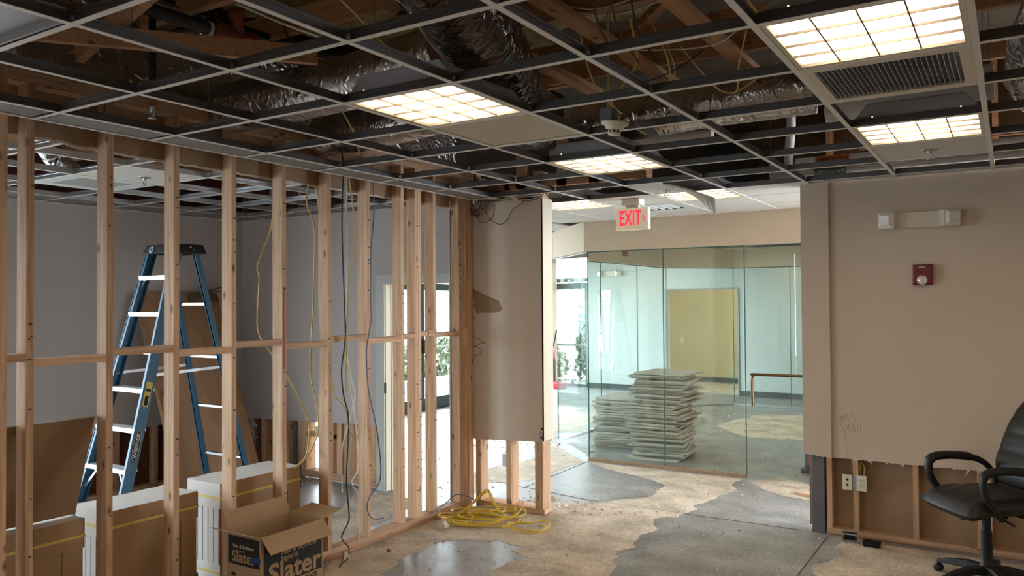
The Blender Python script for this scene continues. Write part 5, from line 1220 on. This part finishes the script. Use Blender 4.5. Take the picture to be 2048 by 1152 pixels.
beyond = lambda r: (r.gauss(-3.2,.35), r.gauss(6.15,.16)) if r.random() < .25 else ((r.uniform(-4.9,-1.5), r.uniform(8.1,13.2)) if r.random() < .6 else (r.uniform(-6.9,-4.2), r.uniform(5.0,9.5)))
tag(crumbs(900, beyond, .006, .024, M_glue, 'far_crumbs'), 'crumbled adhesive scattered in and around the glass walled room', 'debris')

# ================================================================ outside
st(MB().box(-8.4, -7.22, -12, 5.9, -.25, -.10).build('ground', M_ext, origin=(0,0,0)))
st(MB().box(-40, -8.4, -12, 40, -.25, -.10).build('ground', M_ext, origin=(0,0,0)))
st(MB().box(-7.22, 8, -12, -2.1, -.25, -.10).build('ground', M_ext, origin=(0,0,0)))
st(MB().box(-8.4, 8, 17.6, 40, -.25, -.10).build('ground', M_ext, origin=(0,0,0)))
t = thing('white_building', 'white building with a blue window beyond the storefront', 'building', (-19, 28, -.1))
MB().box(-30, -12.0, 27.5, 33, -.1, 3.3).build('wall', M_extw, t)
MB().box(-13.9, -12.7, 27.44, 27.5, 1.3, 2.4).build('window_pane', mat('outside_window', (.02,.09,.11), .3), t)
MB().box(-30.2, -11.6, 27.2, 33.2, 3.3, 3.5).build('eaves', M_troffer, t)
def shrub(x, y, z, rx, rz_, n, label, m_=M_leaf, m2=None, size=.07, name='shrub', seed=1):
    r_ = random.Random(seed); t = thing(name, label, 'plant', (x, y, z), 'shrubs outside'); b = MB(); f_ = MB()
    for k in range(n):
        while True:
            u, v, w_ = (r_.uniform(-1, 1) for _ in range(3))
            if .35 < u*u+v*v+w_*w_ < 1: break
        p = Vector((x+u*rx, y+v*rx, z+rz_+w_*rz_)); d_ = Vector((r_.gauss(0,1), r_.gauss(0,1), r_.gauss(0,1))).normalized(); e_ = d_.orthogonal().normalized()
        s_ = size*r_.uniform(.6, 1.3)
        (f_ if (m2 and r_.random() < .3) else b).add([p-d_*s_, p+e_*s_*.45, p+d_*s_, p-e_*s_*.45], [(0,1,2,3)])
    tag(b.build('foliage', m_, t), kind='stuff')
    if m2: tag(f_.build('blossoms', m2, t), kind='stuff')
    br = MB()
    for k in range(5): br.tube([(x,y,-.12), (x+r_.uniform(-.5,.5)*rx, y+r_.uniform(-.5,.5)*rx, z+rz_)], .02, 5)
    br.build('stem', M_tear, t)
shrub(-9.6, 17.2, -.1, .55, .55, 1100, 'white flowering shrub right outside the far window', M_leaf, M_flower, .05, seed=2)
shrub(-8.55, 16.2, -.1, .42, .55, 900, 'white flowering shrub at the right of the far window', M_leaf, M_flower, .05, seed=3)
shrub(-11.0, 20.5, -.1, 1.0, .95, 900, 'rounded green bush behind the white flowering shrubs', seed=4)
shrub(-9.3, 19.2, -.1, .8, .75, 700, 'rounded green bush nearest the white building', seed=14)
shrub(-13.5, 24.3, 2.2, 2.3, 1.5, 1500, 'leafy tree crown above the white building', size=.16, name='tree', seed=5)
shrub(-11.2, 11.0, -.1, .9, .52, 900, 'green hedge bush left outside the storefront door', size=.08, seed=6)
shrub(-11.4, 13.2, -.1, .9, .50, 900, 'green hedge bush straight outside the storefront door', size=.08, seed=7)
shrub(-11.6, 15.2, -.1, .9, .52, 900, 'green hedge bush right outside the storefront door', size=.08, seed=8)
t = thing('outdoor_bench', 'low grey planter ledge outside the storefront', 'planter', (-10.4, 13, -.1))
MB().box(-9.95, -9.75, 10.0, 16.0, -.1, .28).build('ledge', M_troffer, t)
t = thing('hand_truck', 'maroon hand truck standing outside the storefront door', 'cart', (-8.9, 10.25, -.1))
b = MB()
for a in (-1, 1): b.tube(smooth_path([(-8.9,10.25+a*.2,-.05),(-8.92,10.25+a*.2,.75),(-8.95,10.25+a*.16,.95),(-8.97,10.25+a*.07,1.15),(-9.0,10.25+a*.06,1.45)], 5), .022, 8)
b.tube([(-8.98,10.19,1.45), (-8.98,10.31,1.45)], .022, 8).build('frame', M_maroon, t)
MB().box(-8.93, -8.89, 10.07, 10.43, .02, .78).build('back_panel', M_maroon, t)
MB().box(-8.88, -8.62, 10.03, 10.47, -.07, -.05).build('toe_plate', M_maroon, t)
b = MB()
for a in (-1, 1): b.lathe([(.12,-.02),(.13,0),(.12,.02)], (-9.02,10.25+a*.24,.03), (0,1,0), 16)
b.build('wheel', M_blkplastic, t)
